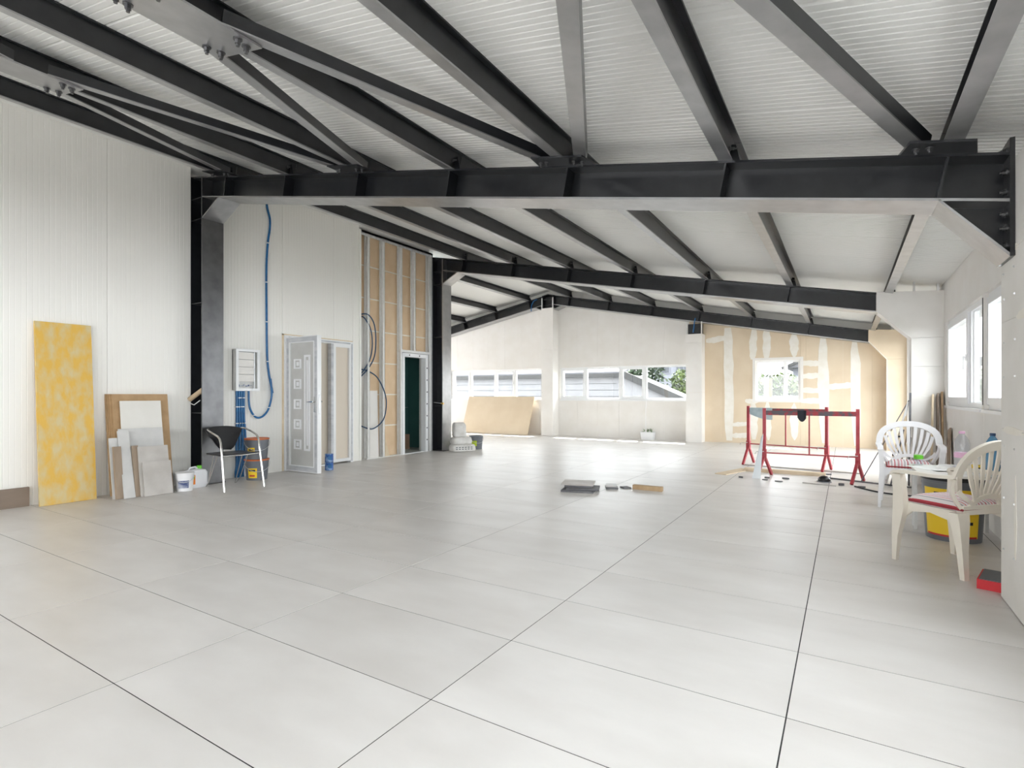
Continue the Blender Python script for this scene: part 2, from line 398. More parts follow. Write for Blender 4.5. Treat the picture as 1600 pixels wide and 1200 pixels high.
# ---------------------------------------------------------------- far wall
WIN_L = (-11.25, -7.72, 1.05, 1.98); WIN_M = (-7.16, -3.48, 1.05, 1.98); WIN_S = (-1.87, -.90, 1.07, 2.02)
def ftop(x): return (tz(x) if x > RIDGE else tzl(x))+.30
mb = wall_x(MB(), (-15.4, RIDGE), YF+.05, YF+.32, ftop, [WIN_L]); wall_x(mb, (RIDGE, 1.4), YF+.05, YF+.32, ftop, [WIN_M, WIN_S])
wall_far = struct('wall_far', mb, 'plaster_white')
def fboard(x0, x1, m, holes, top=lambda x: (tz(x) if x > RIDGE-.01 else tzl(x))-.12):
    hs = [h for h in holes if h[0] < x1-.01 and h[1] > x0+.01]
    if not hs:
        part('wall_board', wall_x(MB(), (x0+.001, x1-.001), YF, YF+.05, top, [], 0), m, wall_far); return
    h = hs[0]
    br = sorted(set([x0, x1]+[q for q in h[:2] if x0 < q < x1]))
    lo = wall_x(MB(), (x0+.001, x1-.001), YF, YF+.05, lambda x: h[2] if False else h[2], [], 0)
    for a, b in zip(br, br[1:]):
        if not (h[0] < (a+b)/2 < h[1]):
            part('wall_board', wall_x(MB(), (a+.001, b-.001), YF, YF+.05, top, [], 0), m, wall_far)
        else:
            part('wall_board', MB().box(a+.001, b-.001, YF, YF+.05, 0, h[2]-.002), m, wall_far)
            mb = MB(); t0, t1 = top(a), top(b)
            mb.hexa([(a+.001, YF, h[3]+.002), (b-.001, YF, h[3]+.002), (b-.001, YF+.05, h[3]+.002), (a+.001, YF+.05, h[3]+.002), (a+.001, YF, t0), (b-.001, YF, t1), (b-.001, YF+.05, t1), (a+.001, YF+.05, t0)])
            part('wall_board', mb, m, wall_far)
x = -7.24
while x > -15.2:
    fboard(max(x-.62, -15.3), x, 'plaster_white', [WIN_L]); x -= .62
for i in range(6): fboard(-7.24+i*.633, -7.24+(i+1)*.633, 'plaster_white', [WIN_M])
xs = [-3.44, -2.62, -1.98, -.78, -.05, .50, 1.09]
for a, b in zip(xs, xs[1:]): fboard(a, b, 'plaster_beige', [WIN_S])
part('gable_panel', wall_x(MB(), (RIDGE, 1.35), YF+.0, YF+.05, lambda x: tz(x)+PH, [], 0).__class__().sbox(RIDGE, 1.35, YF+.02, YF+.05, -.12, PH, tz), 'panel_white', wall_far)
part('gable_panel', MB().sbox(-15.3, RIDGE, YF+.02, YF+.05, -.12, PH, tzl), 'panel_white', wall_far)

# hand-spread joint filler on the unpainted boards
NF = [0]
def filler(x0, z0, x1, z1, w, taper=.5, n=9):
    a, b = Vector((x0, z0)), Vector((x1, z1)); d = (b-a); t = d.normalized(); q = Vector((-t.y, t.x)); L = []; Rr = []
    for i in range(n+1):
        s = i/n; e = 1-taper*(abs(2*s-1)**3)
        L.append(a+d*s+q*(w/2*e*random.uniform(.8, 1.15))); Rr.append(a+d*s-q*(w/2*e*random.uniform(.8, 1.15)))
    NF[0] += 1; yo = YF-.002-.0004*NF[0]
    poly = [(p.x, yo, p.y) for p in L+Rr[::-1]]
    part('joint_filler', MB().prism(poly, (0, YF+.002-yo, 0)), 'filler', wall_far)
filler(-2.46, .05, -2.50, 2.86, .24, .35); filler(-3.02, 2.55, -2.5, 2.62, .16)
filler(-1.93, 2.05, -1.90, 2.82, .17, .5); filler(-1.62, 2.05, -1.62, 2.82, .17, .5); filler(-1.03, 2.06, -1.04, 2.66, .19, .9)
filler(-.42, .08, -.44, 2.53, .22, .6); filler(.21, .05, .17, 2.42, .22, .6)
filler(-1.02, .12, -1.03, 1.0, .19, .9); filler(-1.90, .1, -1.92, 1.02, .18, .6); filler(-1.58, .1, -1.6, 1.02, .14, .7)
for z in (1.93, 1.62, 1.30, 1.05): filler(-.88, z, -.44, z+random.uniform(-.03, .03), .13, .3)
filler(-.36, 1.36, .15, 1.42, .14, .3); filler(-2.4, .45, -1.98, .48, .11, .4); filler(-2.4, .18, -1.98, .2, .13, .4); filler(-2.1, 1.04, -1.8, 1.03, .12, .5)

# ---------------------------------------------------------------- window wall on the right
RW = [(-4.0, -1.2, .9, 2.35), (-.8, 3.38, .9, 2.35), (4.42, 6.55, 1.06, 2.13), (6.64, 8.80, 1.06, 2.13), (9.4, 11.55, .2, 2.35), (11.65, 13.85, .2, 2.35)]  # first two and last two openings are unseen, added and sized for light
mb = wall_y(MB(), (YB, 14.6), XR+.03, XR+.30, rz(XR)+.1, RW)
wall_right = struct('wall_right', mb, 'plaster_white')
def rboard(y0, y1, m, holes):
    zt = rz(XR)+.02
    h = [q for q in holes if q[0] < (y0+y1)/2 < q[1]]
    if h:
        part('wall_board', MB().box(XR, XR+.03, y0+.001, y1-.001, 0, h[0][2]-.002), m, wall_right)
        part('wall_board', MB().box(XR, XR+.03, y0+.001, y1-.001, h[0][3]+.002, zt), m, wall_right)
    else: part('wall_board', MB().box(XR, XR+.03, y0+.001, y1-.001, 0, zt), m, wall_right)
ys = sorted(set([YB, 14.3]+[v for q in RW for v in q[:2]]+[5.5, 7.5, 8.2]))
for a, b in zip(ys, ys[1:]): rboard(a, b, 'plaster_white', RW)

# boxed-in columns of the right row
def casing(y0, y1, m, m2, jz, haunch=True, xf=.75, xs=.36):
    root = bpy.data.objects.new('column_casing', None); COL.objects.link(root); root.location = (.92, (y0+y1)/2, 0); root['kind'] = 'structure'
    lo = 0
    for z in jz:
        part('casing_board', MB().box(xf, XR+.0, y0, y1, lo, z-.003), m, root); lo = z
    poly = [(xf, y0, lo), (XR, y0, lo), (XR, y0, 2.555), (xs, y0, 2.60), (xs, y0, 2.345), (xf, y0, max(lo, 1.95))]
    if abs(lo-1.95) < .02: poly = [(xf, y0, lo), (XR, y0, lo), (XR, y0, 2.555), (xs, y0, 2.60), (xs, y0, 2.345)]
    part('casing_board', MB().prism(poly, (0, y1-y0, 0)), m, root)
    part('edge_bead', MB().box(xf-.004, xf+.006, y0-.004, y0+.01, 0, 1.95).bar((xf, y0, 1.95), (xs, y0, 2.345), .012, .012), m2, root)
    for xx in (xs+.42, XR-.06): part('stud_end', MB().box(xx-.012, xx+.012, y0+.02, y0+.07, 2.5, tz(xx)+PH), 'galv_pale', root)
    return root
casing(8.93, 9.27, 'plaster_grey', 'plaster_white', [1.18, 1.57, 1.95])
casing(13.97, 14.299, 'plaster_beige', 'filler', [1.18, 1.95], xf=.745, xs=.42)
root = bpy.data.objects.new('column_casing', None); COL.objects.link(root); root.location = (.93, 3.9, 0); root['kind'] = 'structure'
lo = 0.005
for z in (1.0, 1.62, 2.0): part('casing_board', MB().box(.785, XR, 3.45, 4.25, lo, z-.002), 'plaster_grey', root); lo = z
mb = MB().box(.785, XR, 3.45, 4.25, lo, tz(XR)+.02); part('casing_board', mb, 'plaster_grey', root)
for (yy, z, a, b) in ((4.0, 1.0, .5, .05), (3.75, 1.62, .4, .06), (4.02, 2.0, .3, .05), (3.93, .5, .05, .5)):
    P = [(yy+a/2*math.cos(t)*random.uniform(.7, 1.1), z+b/2*math.sin(t)*random.uniform(.7, 1.1)) for t in [k*math.pi/8 for k in range(16)]]
    part('joint_filler', MB().prism([(.783, p, q) for p, q in P if p < 4.245], (.003, 0, 0)), 'filler', root)
mb = MB()
for yy in (3.72, 3.95, 4.18):
    for z in (.3, .6, .9, 1.3, 1.5, 1.75, 1.9, 2.2): mb.cyl((.7835, yy+random.uniform(-.02, .02), z), (.786, yy, z), .006, n=8)
part('screw_heads', mb, 'galv', root)

# columns boxed into the far wall
def farcase(xa, xb, ztop, m):
    root = bpy.data.objects.new('column_casing', None); COL.objects.link(root); root.location = ((xa+xb)/2, 14.1, 0); root['kind'] = 'structure'
    zs = [0, 1.25, 2.5, ztop]
    for a, b in zip(zs, zs[1:]): part('casing_board', MB().box(xa, xb, 13.95, YF-.001, a, b-.003), m, root)
    for xx in (xa+.012, xb-.012): part('stud_end', MB().box(xx-.012, xx+.012, 13.96, 13.99, ztop, ztop+.30), 'galv_pale', root)
    return root
r1 = farcase(-7.6, -7.22, 3.72, 'plaster_white')
r2 = farcase(-3.44, -3.05, 2.72, 'plaster_white')
part('open_top', MB().box(-3.41, -3.08, 14.05, 14.25, 2.72, 2.98), 'steel', r2)
def hanging_conduit(pts, label):
    solo('conduit', MB().tube(pts, .014, 8), 'blue_pipe', label, 'pipe', 'blue conduit ends hanging at the far wall', smooth=60)
hanging_conduit([(-3.22, 14.0, 3.12), (-3.24, 13.985, 3.0), (-3.25, 13.98, 2.88), (-3.27, 13.98, 2.76)], 'short blue conduit hanging in the open top of the middle column casing')
hanging_conduit([(-7.75, 13.96, 4.0), (-7.85, 13.93, 3.95), (-7.92, 13.93, 3.82), (-7.93, 13.93, 3.66)], 'short blue conduit hanging from the far rafter beside the ridge')

# other closing walls
mb = wall_x(MB(), (-15.4, -7.64), 9.40, 9.48, tzl, []); struct('wall_annex', mb, 'plaster_white')
mb = wall_y(MB(), (9.0, 14.6), -15.5, -15.3, rzl(-15.3)+.1, [(9.5, 13.9, .2, 2.2)]); struct('wall_annex_end', mb, 'plaster_white')  # the unseen opening is added to brighten the far side
mb = wall_x(MB(), (-7.8, 1.4), YB-.2, YB, lambda x: rz(x)+.1, [(-6.5, -.5, .9, 2.2)]); struct('wall_back', mb, 'panel_white')  # opening behind the camera is made up to supply light

# ---------------------------------------------------------------- windows
def window_x(name, ext, yc, splits, handles):      # in a wall running along X; splits: (x0,x1,'sash'/'fixed')
    x0, x1, z0, z1 = ext; t = .05; mb = MB()
    mb.box(x0, x1, yc-.035, yc+.035, z0, z0+t); mb.box(x0, x1, yc-.035, yc+.035, z1-t, z1); mb.box(x0, x0+t, yc-.035, yc+.035, z0+t, z1-t); mb.box(x1-t, x1, yc-.035, yc+.035, z0+t, z1-t)
    w = struct(name, mb, 'pvc', loc=((x0+x1)/2, yc, z0))
    part('window_sill', MB().box(x0, x1, YF-.03, yc-.035, z0-.03, z0-.001), 'pvc', w)
    for a, b, kind in splits:
        if a > x0+.06: part('mullion', MB().box(a-.03, a+.03, yc-.034, yc+.034, z0+t, z1-t), 'pvc', w)
        aa, bb = a+.03, b-.03; s = .055 if kind == 'sash' else .018; yo = yc-.05 if kind == 'sash' else yc-.01
        zb, zt = z0+t-.012, z1-t+.012
        m = MB(); m.box(aa, bb, yo, yc+.02, zb, zb+s); m.box(aa, bb, yo, yc+.02, zt-s, zt); m.box(aa, aa+s, yo, yc+.02, zb+s, zt-s); m.box(bb-s, bb, yo, yc+.02, zb+s, zt-s)
        sa = part('sash', m, 'pvc', w)
        part('pane', MB().box(aa+s, bb-s, yc-.004, yc+.004, zb+s, zt-s), 'pane', sa)
        if kind == 'sash':
            zc = (z0+z1)/2; m = MB(); m.box(bb-.04, bb-.015, yo-.012, yo, zc-.035, zc+.035); m.bar((bb-.027, yo-.03, zc+.01), (bb-.027, yo-.03, zc-.13), .018, .012, (0, 1, 0)); m.box(bb-.035, bb-.02, yo-.035, yo-.01, zc-.01, zc+.012)
            part('handle', m, 'pvc', sa)
    portal(((x0+x1)/2, YF+.33, (z0+z1)/2), x1-x0, z1-z0, (0, -1, 0))
yc = YF+.10
window_x('window_1', WIN_L, yc, [(-11.25, -10.45, 'sash'), (-10.45, -9.5, 'fixed'), (-9.5, -8.75, 'sash'), (-8.75, -7.72, 'fixed')], 0)
window_x('window_2', WIN_M, yc, [(-7.16, -6.36, 'sash'), (-6.36, -5.33, 'fixed'), (-5.33, -4.62, 'sash'), (-4.62, -3.48, 'fixed')], 0)
window_x('window_3', WIN_S, yc, [(-1.87, -1.22, 'fixed'), (-1.22, -.90, 'fixed')], 0)
m = MB(); x0, x1, z0, z1 = WIN_S
m.box(x0-.06, x1+.06, YF-.012, YF, z1, z1+.06).box(x0-.06, x1+.06, YF-.012, YF, z0-.06, z0).box(x0-.06, x0, YF-.012, YF, z0, z1).box(x1, x1+.06, YF-.012, YF, z0, z1)
struct('trim_1', m, 'plaster_white')
def window_y(name, ext, splits, xc=XR+.07):
    y0, y1, z0, z1 = ext; t = .055; mb = MB()
    mb.box(xc-.035, xc+.035, y0, y1, z0, z0+t); mb.box(xc-.035, xc+.035, y0, y1, z1-t, z1); mb.box(xc-.035, xc+.035, y0, y0+t, z0+t, z1-t); mb.box(xc-.035, xc+.035, y1-t, y1, z0+t, z1-t)
    w = struct(name, mb, 'pvc', loc=(xc, (y0+y1)/2, z0))
    part('window_sill', MB().box(XR-.02, xc-.035, y0, y1, z0-.03, z0-.001), 'pvc', w)
    for a, b, kind in splits:
        if a > y0+.06: part('mullion', MB().box(xc-.034, xc+.034, a-.03, a+.03, z0+t, z1-t), 'pvc', w)
        aa, bb = a+.03, b-.03; s = .065 if kind == 'sash' else .02; xo = xc-.055 if kind == 'sash' else xc-.01; zb, zt = z0+t-.012, z1-t+.012
        m = MB(); m.box(xo, xc+.02, aa, bb, zb, zb+s); m.box(xo, xc+.02, aa, bb, zt-s, zt); m.box(xo, xc+.02, aa, aa+s, zb+s, zt-s); m.box(xo, xc+.02, bb-s, bb, zb+s, zt-s)
        sa = part('sash', m, 'pvc', w)
        part('pane', MB().box(xc-.004, xc+.004, aa+s, bb-s, zb+s, zt-s), 'pane', sa)
        if kind == 'sash':
            zc = (z0+z1)/2; m = MB(); m.box(xo-.012, xo, aa+.015, aa+.045, zc-.035, zc+.035); m.bar((xo-.03, aa+.03, zc+.01), (xo-.03, aa+.03, zc-.13), .018, .012, (1, 0, 0)); m.box(xo-.036, xo-.008, aa+.022, aa+.038, zc-.01, zc+.012)
            part('handle', m, 'pvc', sa)
    portal((XR+.32, (y0+y1)/2, (z0+z1)/2), y1-y0, z1-z0, (-1, 0, 0))
window_y('window_4', RW[3], [(6.64, 7.42, 'fixed'), (7.42, 8.80, 'sash')])
part('window_gap', MB().box(XR-.004, XR+.02, 6.583, 6.603, 1.10, 2.10), 'ink', wall_right)
window_y('window_5', RW[2], [(4.42, 5.2, 'fixed'), (5.2, 6.55, 'sash')])
window_y('added_window_6', RW[1], [(-.8, .7, 'fixed'), (.7, 2.05, 'fixed'), (2.05, 3.38, 'fixed')])  # unseen, added as fill light for the near bay
window_y('added_window_7', RW[4], [(9.4, 10.4, 'fixed'), (10.4, 11.55, 'fixed')])  # unseen, added and enlarged to brighten the far bay
window_y('added_window_8', RW[5], [(11.65, 12.7, 'fixed'), (12.7, 13.85, 'fixed')])  # unseen like the one before, added for far-bay brightness
window_y('added_window_9', RW[0], [(-4.0, -2.6, 'fixed'), (-2.6, -1.2, 'fixed')])  # unseen behind the camera, added to let in more daylight
portal((-3.5, YB-.22, 1.55), 6.0, 1.3, (0, 1, 0))
portal((-15.55, 11.7, 1.2), 4.4, 2.0, (1, 0, 0))

# ---------------------------------------------------------------- steel frames
FW = .145                                          # half flange width
def bolt(p, d, r=.013, h=.02):
    p, d = Vector(p), Vector(d).normalized()
    return MB().cyl(p, p+d*h*.25, r*1.5, n=10).cyl(p+d*h*.25, p+d*h, r, n=6).cyl(p+d*h, p+d*h*1.5, r*.6, n=8)
def rafter(name, label, Yc, xa, xb, zf, stiff, sgn=1, gussets=(), end=None, haunch=None):
    r = thing(name, label, 'beam', ((xa+xb)/2, Yc, zf((xa+xb)/2)-.27))
    part('top_flange', MB().sbox(xa, xb, Yc-FW, Yc+FW, -.016, 0, zf), 'steel', r)
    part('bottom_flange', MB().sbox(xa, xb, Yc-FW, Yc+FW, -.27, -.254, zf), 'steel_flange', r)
    part('web', MB().sbox(xa, xb, Yc-.006, Yc+.006, -.254, -.016, zf), 'steel', r)
    for x in stiff:
        for s in (-1, 1):
            sh = -.046*sgn; a, b = x-.007, x+.007; y0, y1 = sorted((Yc+s*.006, Yc+s*(FW-.01))); zt, zb = -.016, -.254
            part('stiffener', MB().hexa([(a+sh, y0, zf(x+sh)+zb), (b+sh, y0, zf(x+sh)+zb), (b+sh, y1, zf(x+sh)+zb), (a+sh, y1, zf(x+sh)+zb), (a, y0, zf(x)+zt), (b, y0, zf(x)+zt), (b, y1, zf(x)+zt), (a, y1, zf(x)+zt)]), 'steel', r)
    for x in gussets:
        gw = .145 if x > .3 else .22
        g = part('gusset', MB().prism([(x-gw, Yc-.35, zf(x-gw)-.014), (x+gw, Yc-.35, zf(x+gw)-.014), (x+gw+.04, Yc-.10, zf(x+gw+.04)), (x-gw-.04, Yc-.10, zf(x-gw-.04))], (0, 0, .013)), 'steel', r)
        for dx in ((-.11, -.05) if x > .3 else (-.18, -.12, .12, .18)):
            part('bolt', bolt((x+dx, Yc-.30+abs(dx)*.3, zf(x+dx)-.016), (0, 0, -1)), 'steel_bolt', g, smooth=40)
    if haunch:                                     # haunch towards the column at the upper end
        x0, x1, zb = haunch
        part('haunch_flange', MB().bar((x0, Yc, zf(x0)-.262), (x1, Yc, zb), 2*FW, .016, (0, 1, 0)).__class__().hexa(
            [(x1, Yc-FW, zb), (x1, Yc+FW, zb), (x1, Yc+FW, zb+.02), (x1, Yc-FW, zb+.02), (x0, Yc-FW, zf(x0)-.272), (x0, Yc+FW, zf(x0)-.272), (x0, Yc+FW, zf(x0)-.254), (x0, Yc-FW, zf(x0)-.254)]), 'steel_flange', r)
        part('haunch_web', MB().prism([(x0, Yc-.005, zf(x0)-.262), (x1, Yc-.005, zf(x1)-.262), (x1, Yc-.005, zb+.01)], (0, .01, 0)), 'steel', r)
    if end:                                        # bolted end plate with haunch at the eaves
        xe, zb, zt, xh = end
        ep = part('end_plate', MB().box(xe-.022, xe, Yc-FW-.005, Yc+FW+.005, zb, zt), 'steel', r)
        part('haunch_flange', MB().hexa([(xh, Yc-FW, zf(xh)-.272), (xh, Yc+FW, zf(xh)-.272), (xe-.02, Yc+FW, zb-.002), (xe-.02, Yc-FW, zb-.002), (xh, Yc-FW, zf(xh)-.254), (xh, Yc+FW, zf(xh)-.254), (xe-.02, Yc+FW, zb+.018), (xe-.02, Yc-FW, zb+.018)]), 'steel_flange', r)
        part('haunch_web', MB().prism([(xh, Yc-.005, zf(xh)-.262), (xe-.02, Yc-.005, zf(xe)-.262), (xe-.02, Yc-.005, zb+.01)], (0, .01, 0)), 'steel', r)
        part('fin_plate', MB().prism([(xe-.19, Yc-.006, zf(xe-.19)-.003), (xe-.02, Yc-.006, zf(xe)-.003), (xe-.02, Yc-.006, zt-.01), (xe-.085, Yc-.006, zt-.035)], (0, .012, 0)), 'steel', r)
        for z in (zb+.07, zb+.17, zb+.25, zb+.37, zb+.48, zt-.05):
            for s in (-1, 1): part('bolt', bolt((xe-.022, Yc+s*.08, z), (-1, 0, 0)), 'steel_bolt', ep, smooth=40)
    return r
XC = -7.25
rafter('roof_beam', 'black steel rafter spanning the nearest frame with bolted end plate at right wall', FR[1], XC, .785, tz, PX, gussets=(PX[0]-.05, PX[2], PX[4], PX[6]+.08), end=(.784, 1.955, 2.60, .455), haunch=(-6.86, XC, 3.535))
rafter('roof_beam', 'black steel rafter of the second frame running into a white boxed column', FR[2], XC, .50, tz, PX, haunch=(-6.86, XC, 3.535))
rafter('roof_beam', 'black steel rafter along the far wall on the right roof slope', FR[3], RIDGE+.19, .56, tz, PX, haunch=(-6.95, RIDGE+.2, 3.66))
rafter('roof_beam', 'black steel rafter along the far wall on the left roof slope', FR[3], -15.2, RIDGE-.19, tzl, [2*RIDGE-x for x in PX], sgn=-1, haunch=(-7.85, RIDGE-.2, 3.66))
rafter('roof_beam', 'black steel rafter overhead behind the viewpoint', FR[0], XC, .785, tz, PX)

def column(Yc, label, fm='steel_flange'):
    r = thing('steel_column', label, 'column', (-7.385, Yc, 0)); zt = 4.09
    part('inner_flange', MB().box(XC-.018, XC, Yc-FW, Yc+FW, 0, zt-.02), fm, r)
    part('outer_flange', MB().box(-7.535, -7.517, Yc-FW, Yc+FW, 0, zt+.04), 'steel', r)
    part('web', MB().box(-7.517, XC-.018, Yc-.007, Yc+.007, 0, zt), 'steel', r)
    part('cap_plate', MB().sbox(-7.535, XC+.02, Yc-FW, Yc+FW, -.016, .0, tz), 'steel', r)
    for z in (.95, 2.42, 3.54, 3.82):
        for s in (-1, 1):
            y0, y1 = sorted((Yc+s*.007, Yc+s*(FW-.006))); part('stiffener', MB().box(-7.517, XC-.018, y0, y1, z-.006, z+.006), 'steel', r)
    for z in (3.62, 3.7, 3.9, 3.98):
        part('bolt', bolt((XC-.018, Yc-.08, z), (-1, 0, 0)), 'steel_bolt', r, smooth=40)
    part('base_plate', MB().box(-7.56, XC+.03, Yc-FW-.01, Yc+FW+.01, 0, .012), 'steel', r)
    return r
column(FR[1], 'dark steel column at the left wall beside the black chair', 'steel_flange_dim')  # darker flange tone stands for the dimmer reflection at this angle
column(FR[2], 'dark steel column at the end of the framed wall by the sacks')
r = thing('steel_column', 'black steel head of the boxed ridge column at the far wall', 'column', (RIDGE, FR[3], 3.7))
part('head', MB().box(RIDGE-.19, RIDGE+.19, FR[3]-.006, FR[3]+.006, 3.72, 4.08).box(RIDGE-.19, RIDGE-.17, FR[3]-FW, FR[3]+FW, 3.72, 4.08).box(RIDGE+.17, RIDGE+.19, FR[3]-FW, FR[3]+FW, 3.72, 4.08), 'steel', r)
part('stiffener', MB().box(RIDGE-.17, RIDGE+.17, FR[3]-FW, FR[3]-.006, 3.8, 3.812).box(RIDGE-.17, RIDGE+.17, FR[3]-FW, FR[3]-.006, 3.98, 3.992), 'steel', r)
part('cap_plate', MB().prism([(RIDGE-.2, FR[3]-FW, 4.07), (RIDGE, FR[3]-FW, 4.115), (RIDGE+.2, FR[3]-FW, 4.07), (RIDGE+.2, FR[3]-FW, 4.085), (RIDGE, FR[3]-FW, 4.13), (RIDGE-.2, FR[3]-FW, 4.085)], (0, 2*FW, 0)), 'steel', r)

# purlins
TH = math.atan(SL)
def purlin(x, y0, y1, zf, sg, label, group, cleats=(1,)):
    u = Vector((math.cos(TH), 0, -math.sin(TH)*sg)); n = Vector((math.sin(TH)*sg, 0, math.cos(TH))); h = PH*math.cos(TH)
    o = Vector((x, 0, zf(x))); L = (y1-y0)/2; Y = Vector((0, L, 0)); c = Vector((0, (y0+y1)/2, 0)); mb = MB()
    mb.obox(o+c+n*(h-.005), u*.0455, Y, n*.005); mb.obox(o+c+n*h/2, u*.004, Y, n*(h/2-.01))
    p = solo('purlin', mb, 'steel', label, 'purlin', group, org=(x, (y0+y1)/2, zf(x)))
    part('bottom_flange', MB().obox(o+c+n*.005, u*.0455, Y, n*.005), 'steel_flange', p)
    for yy in (y1-.02,):
        q = o+Vector((0, yy-.06, 0)); k = q+u*.006
        part('cleat', MB().prism([k, k+u*.085, k+u*.03+n*.13, k+n*.13], (0, .01, 0)).add([], []).obox(q+u*.045+n*.016+Vector((0, .02, 0)), u*.04, (0, .035, 0), n*.006), 'steel', p)
        part('bolt', bolt(q+u*.006+n*.09+Vector((0, -.03, 0)), u, .01, .03), 'steel_bolt', p, smooth=40)
for b in range(3):
    nm = ['nearest roof bay', 'middle roof bay', 'farthest roof bay'][b]
    for i, x in enumerate(PX):
        purlin(x, FR[b]+.003, FR[b+1]-.003, tz, 1, 'dark steel purlin under the %s, %s counted from the right wall' % (nm, ordn(i)), 'purlins of the '+nm)
for i, x in enumerate(PX[1:]):
    purlin(2*RIDGE-x, FR[2]+.003, FR[3]-.003, tzl, -1, 'grey purlin under the left roof slope, %s counted up from its eaves' % ordn(i), 'purlins of the left roof slope')

# wind bracing: gusset plates under every second purlin, square struts to the rafters
YM = (FR[0]+FR[1])/2+.03
for k, (ip, nm) in enumerate(((1, 'nearest the right wall'), (3, 'over the middle of the room'), (5, 'nearest the left wall'))):
    x = PX[ip]
    g = thing('gusset_plate', 'pale bolted steel gusset plate under a purlin, '+nm, 'plate', (x, YM, tz(x)-.015), group='wind bracing plates')
    part('plate', MB().sbox(x-.21, x+.21, YM-.33, YM+.33, -.014, -.001, tz), 'steel_flange', g)
    for sx in (-1, 1):
        for sy in (-1, 1):
            for q in (0, 1):
                bx, by = x+sx*(.15-.0*q)-sx*.0+sx*.04*q*(-1), YM+sy*(.21+.07*q)
                bx = x+sx*(.13+.03*(1-q)); part('bolt', bolt((bx, by, tz(bx)-.015), (0, 0, -1), .017, .03), 'steel_bolt', g, smooth=40)
    for sx in (-1, 1):
        for sy, Ye, what in ((1, FR[1]-.20, 'to the rafter'), (-1, FR[0]+.20, 'backwards')):
            xe = PX[ip-sx]-sx*.14 if 0 <= ip-sx < len(PX) else x+sx
            a = Vector((x+sx*.15, YM+sy*.12, 0)); b_ = Vector((xe, Ye, 0)); a.z = tz(a.x); b_.z = tz(b_.x)
            n = Vector((math.sin(TH), 0, math.cos(TH)))
            br_ = solo('wind_brace', MB().bar(a+n*.044, b_+n*.044, .095, .070, n), 'steel', 'steel brace going %s %s from the plate %s' % ('right' if sx > 0 else 'left', what, nm), 'brace', 'wind bracing struts')
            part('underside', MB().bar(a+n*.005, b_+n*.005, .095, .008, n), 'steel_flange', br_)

# ================================================================ doors on the left wall
d1 = thing('door_1', 'white plastic entrance door standing open at right angles to the panel wall', 'door', (XL, 5.36, 0))
del d1['label'], d1['category']; d1['kind'] = 'structure'
Y0, Y1, ZT = 5.33, 6.72, 2.13
m = MB(); m.box(-7.58, -7.47, Y0, Y0+.06, 0, ZT).box(-7.58, -7.47, Y1-.06, Y1, 0, ZT).box(-7.58, -7.47, Y0+.06, Y1-.06, ZT-.06, ZT)
part('door_frame', m, 'pvc', d1)
part('film_strip', MB().box(-7.469, -7.467, Y1-.05, Y1-.02, .02, 2.1).box(-7.469, -7.467, Y0+.07, Y1-.07, ZT-.045, ZT-.02), 'pvc_film', d1)
part('wood_packer', MB().box(-7.58, -7.49, Y0-.025, Y0, 0, ZT+.02).box(-7.58, -7.49, Y0-.025, Y1, ZT, ZT+.02), 'wood_pale', d1)
part('centre_post', MB().box(-7.56, -7.475, 6.235, 6.285, .02, ZT-.06), 'pvc_film', d1)
m = MB(); ya, yb = 6.285, Y1-.06; s_ = .05
m.box(-7.55, -7.475, ya, ya+s_, .03, ZT-.06).box(-7.55, -7.475, yb-s_*.6, yb, .03, ZT-.06).box(-7.55, -7.475, ya+s_, yb-s_*.6, .03, .08).box(-7.55, -7.475, ya+s_, yb-s_*.6, ZT-.11, ZT-.06)
sl = part('side_light', m, 'pvc', d1)
part('infill', MB().box(-7.53, -7.515, ya+s_, yb-s_*.6, .08, ZT-.11), 'beige_sheet', sl)
part('backing_sheet', MB().box(-7.60, -7.585, Y0+.03, 6.26, 0, ZT-.03), 'beige_sheet', d1)
part('threshold', MB().box(-7.58, -7.47, Y0+.06, 6.24, 0, .015), 'galv', d1)
# the leaf: hinged at the left jamb, opened into the room
xa, xb, yl, th = -7.46, -6.72, 5.385, .07
m = MB(); fr = .095
m.box(xa, xb, yl-th/2, yl+th/2, .012, .012+fr).box(xa, xb, yl-th/2, yl+th/2, 2.09-fr, 2.09).box(xa, xa+fr, yl-th/2, yl+th/2, .012+fr, 2.09-fr).box(xb-fr, xb, yl-th/2, yl+th/2, .012+fr, 2.09-fr)
leaf = part('door_leaf', m, 'pvc', d1)
e = .002; m = MB(); q = .07
m.box(xa+.012, xb-.012, yl-th/2-e, yl-th/2, .025, .025+q).box(xa+.012, xb-.012, yl-th/2-e, yl-th/2, 2.078-q, 2.078).box(xa+.012, xa+.012+q*.75, yl-th/2-e, yl-th/2, .025+q, 2.078-q).box(xb-.012-q*.8, xb-.012, yl-th/2-e, yl-th/2, .025+q, 2.078-q)
part('film_frame', m, 'pvc_film', leaf)
part('leaf_panel', MB().box(xa+fr+.008, xb-fr-.008, yl-.022, yl+.022, .012+fr, 2.09-fr), 'door_panel', leaf)
for k in range(5):
    zc = .43+k*.31; xc = xa+.27; a, b = .085, .075; yy = yl-.022; m = MB()
    m.box(xc-a, xc+a, yy-.014, yy, zc+b-.022, zc+b).box(xc-a, xc+a, yy-.014, yy, zc-b, zc-b+.022).box(xc-a, xc-a+.03, yy-.014, yy, zc-b+.022, zc+b-.022).box(xc+a-.03, xc+a, yy-.014, yy, zc-b+.022, zc+b-.022)
    m.box(xc-.028, xc+.028, yy-.007, yy, zc-.03, zc+.03)
    part('square_moulding', m, 'pvc', leaf)
xc = xb-.235; m = MB(); yy = yl-.022
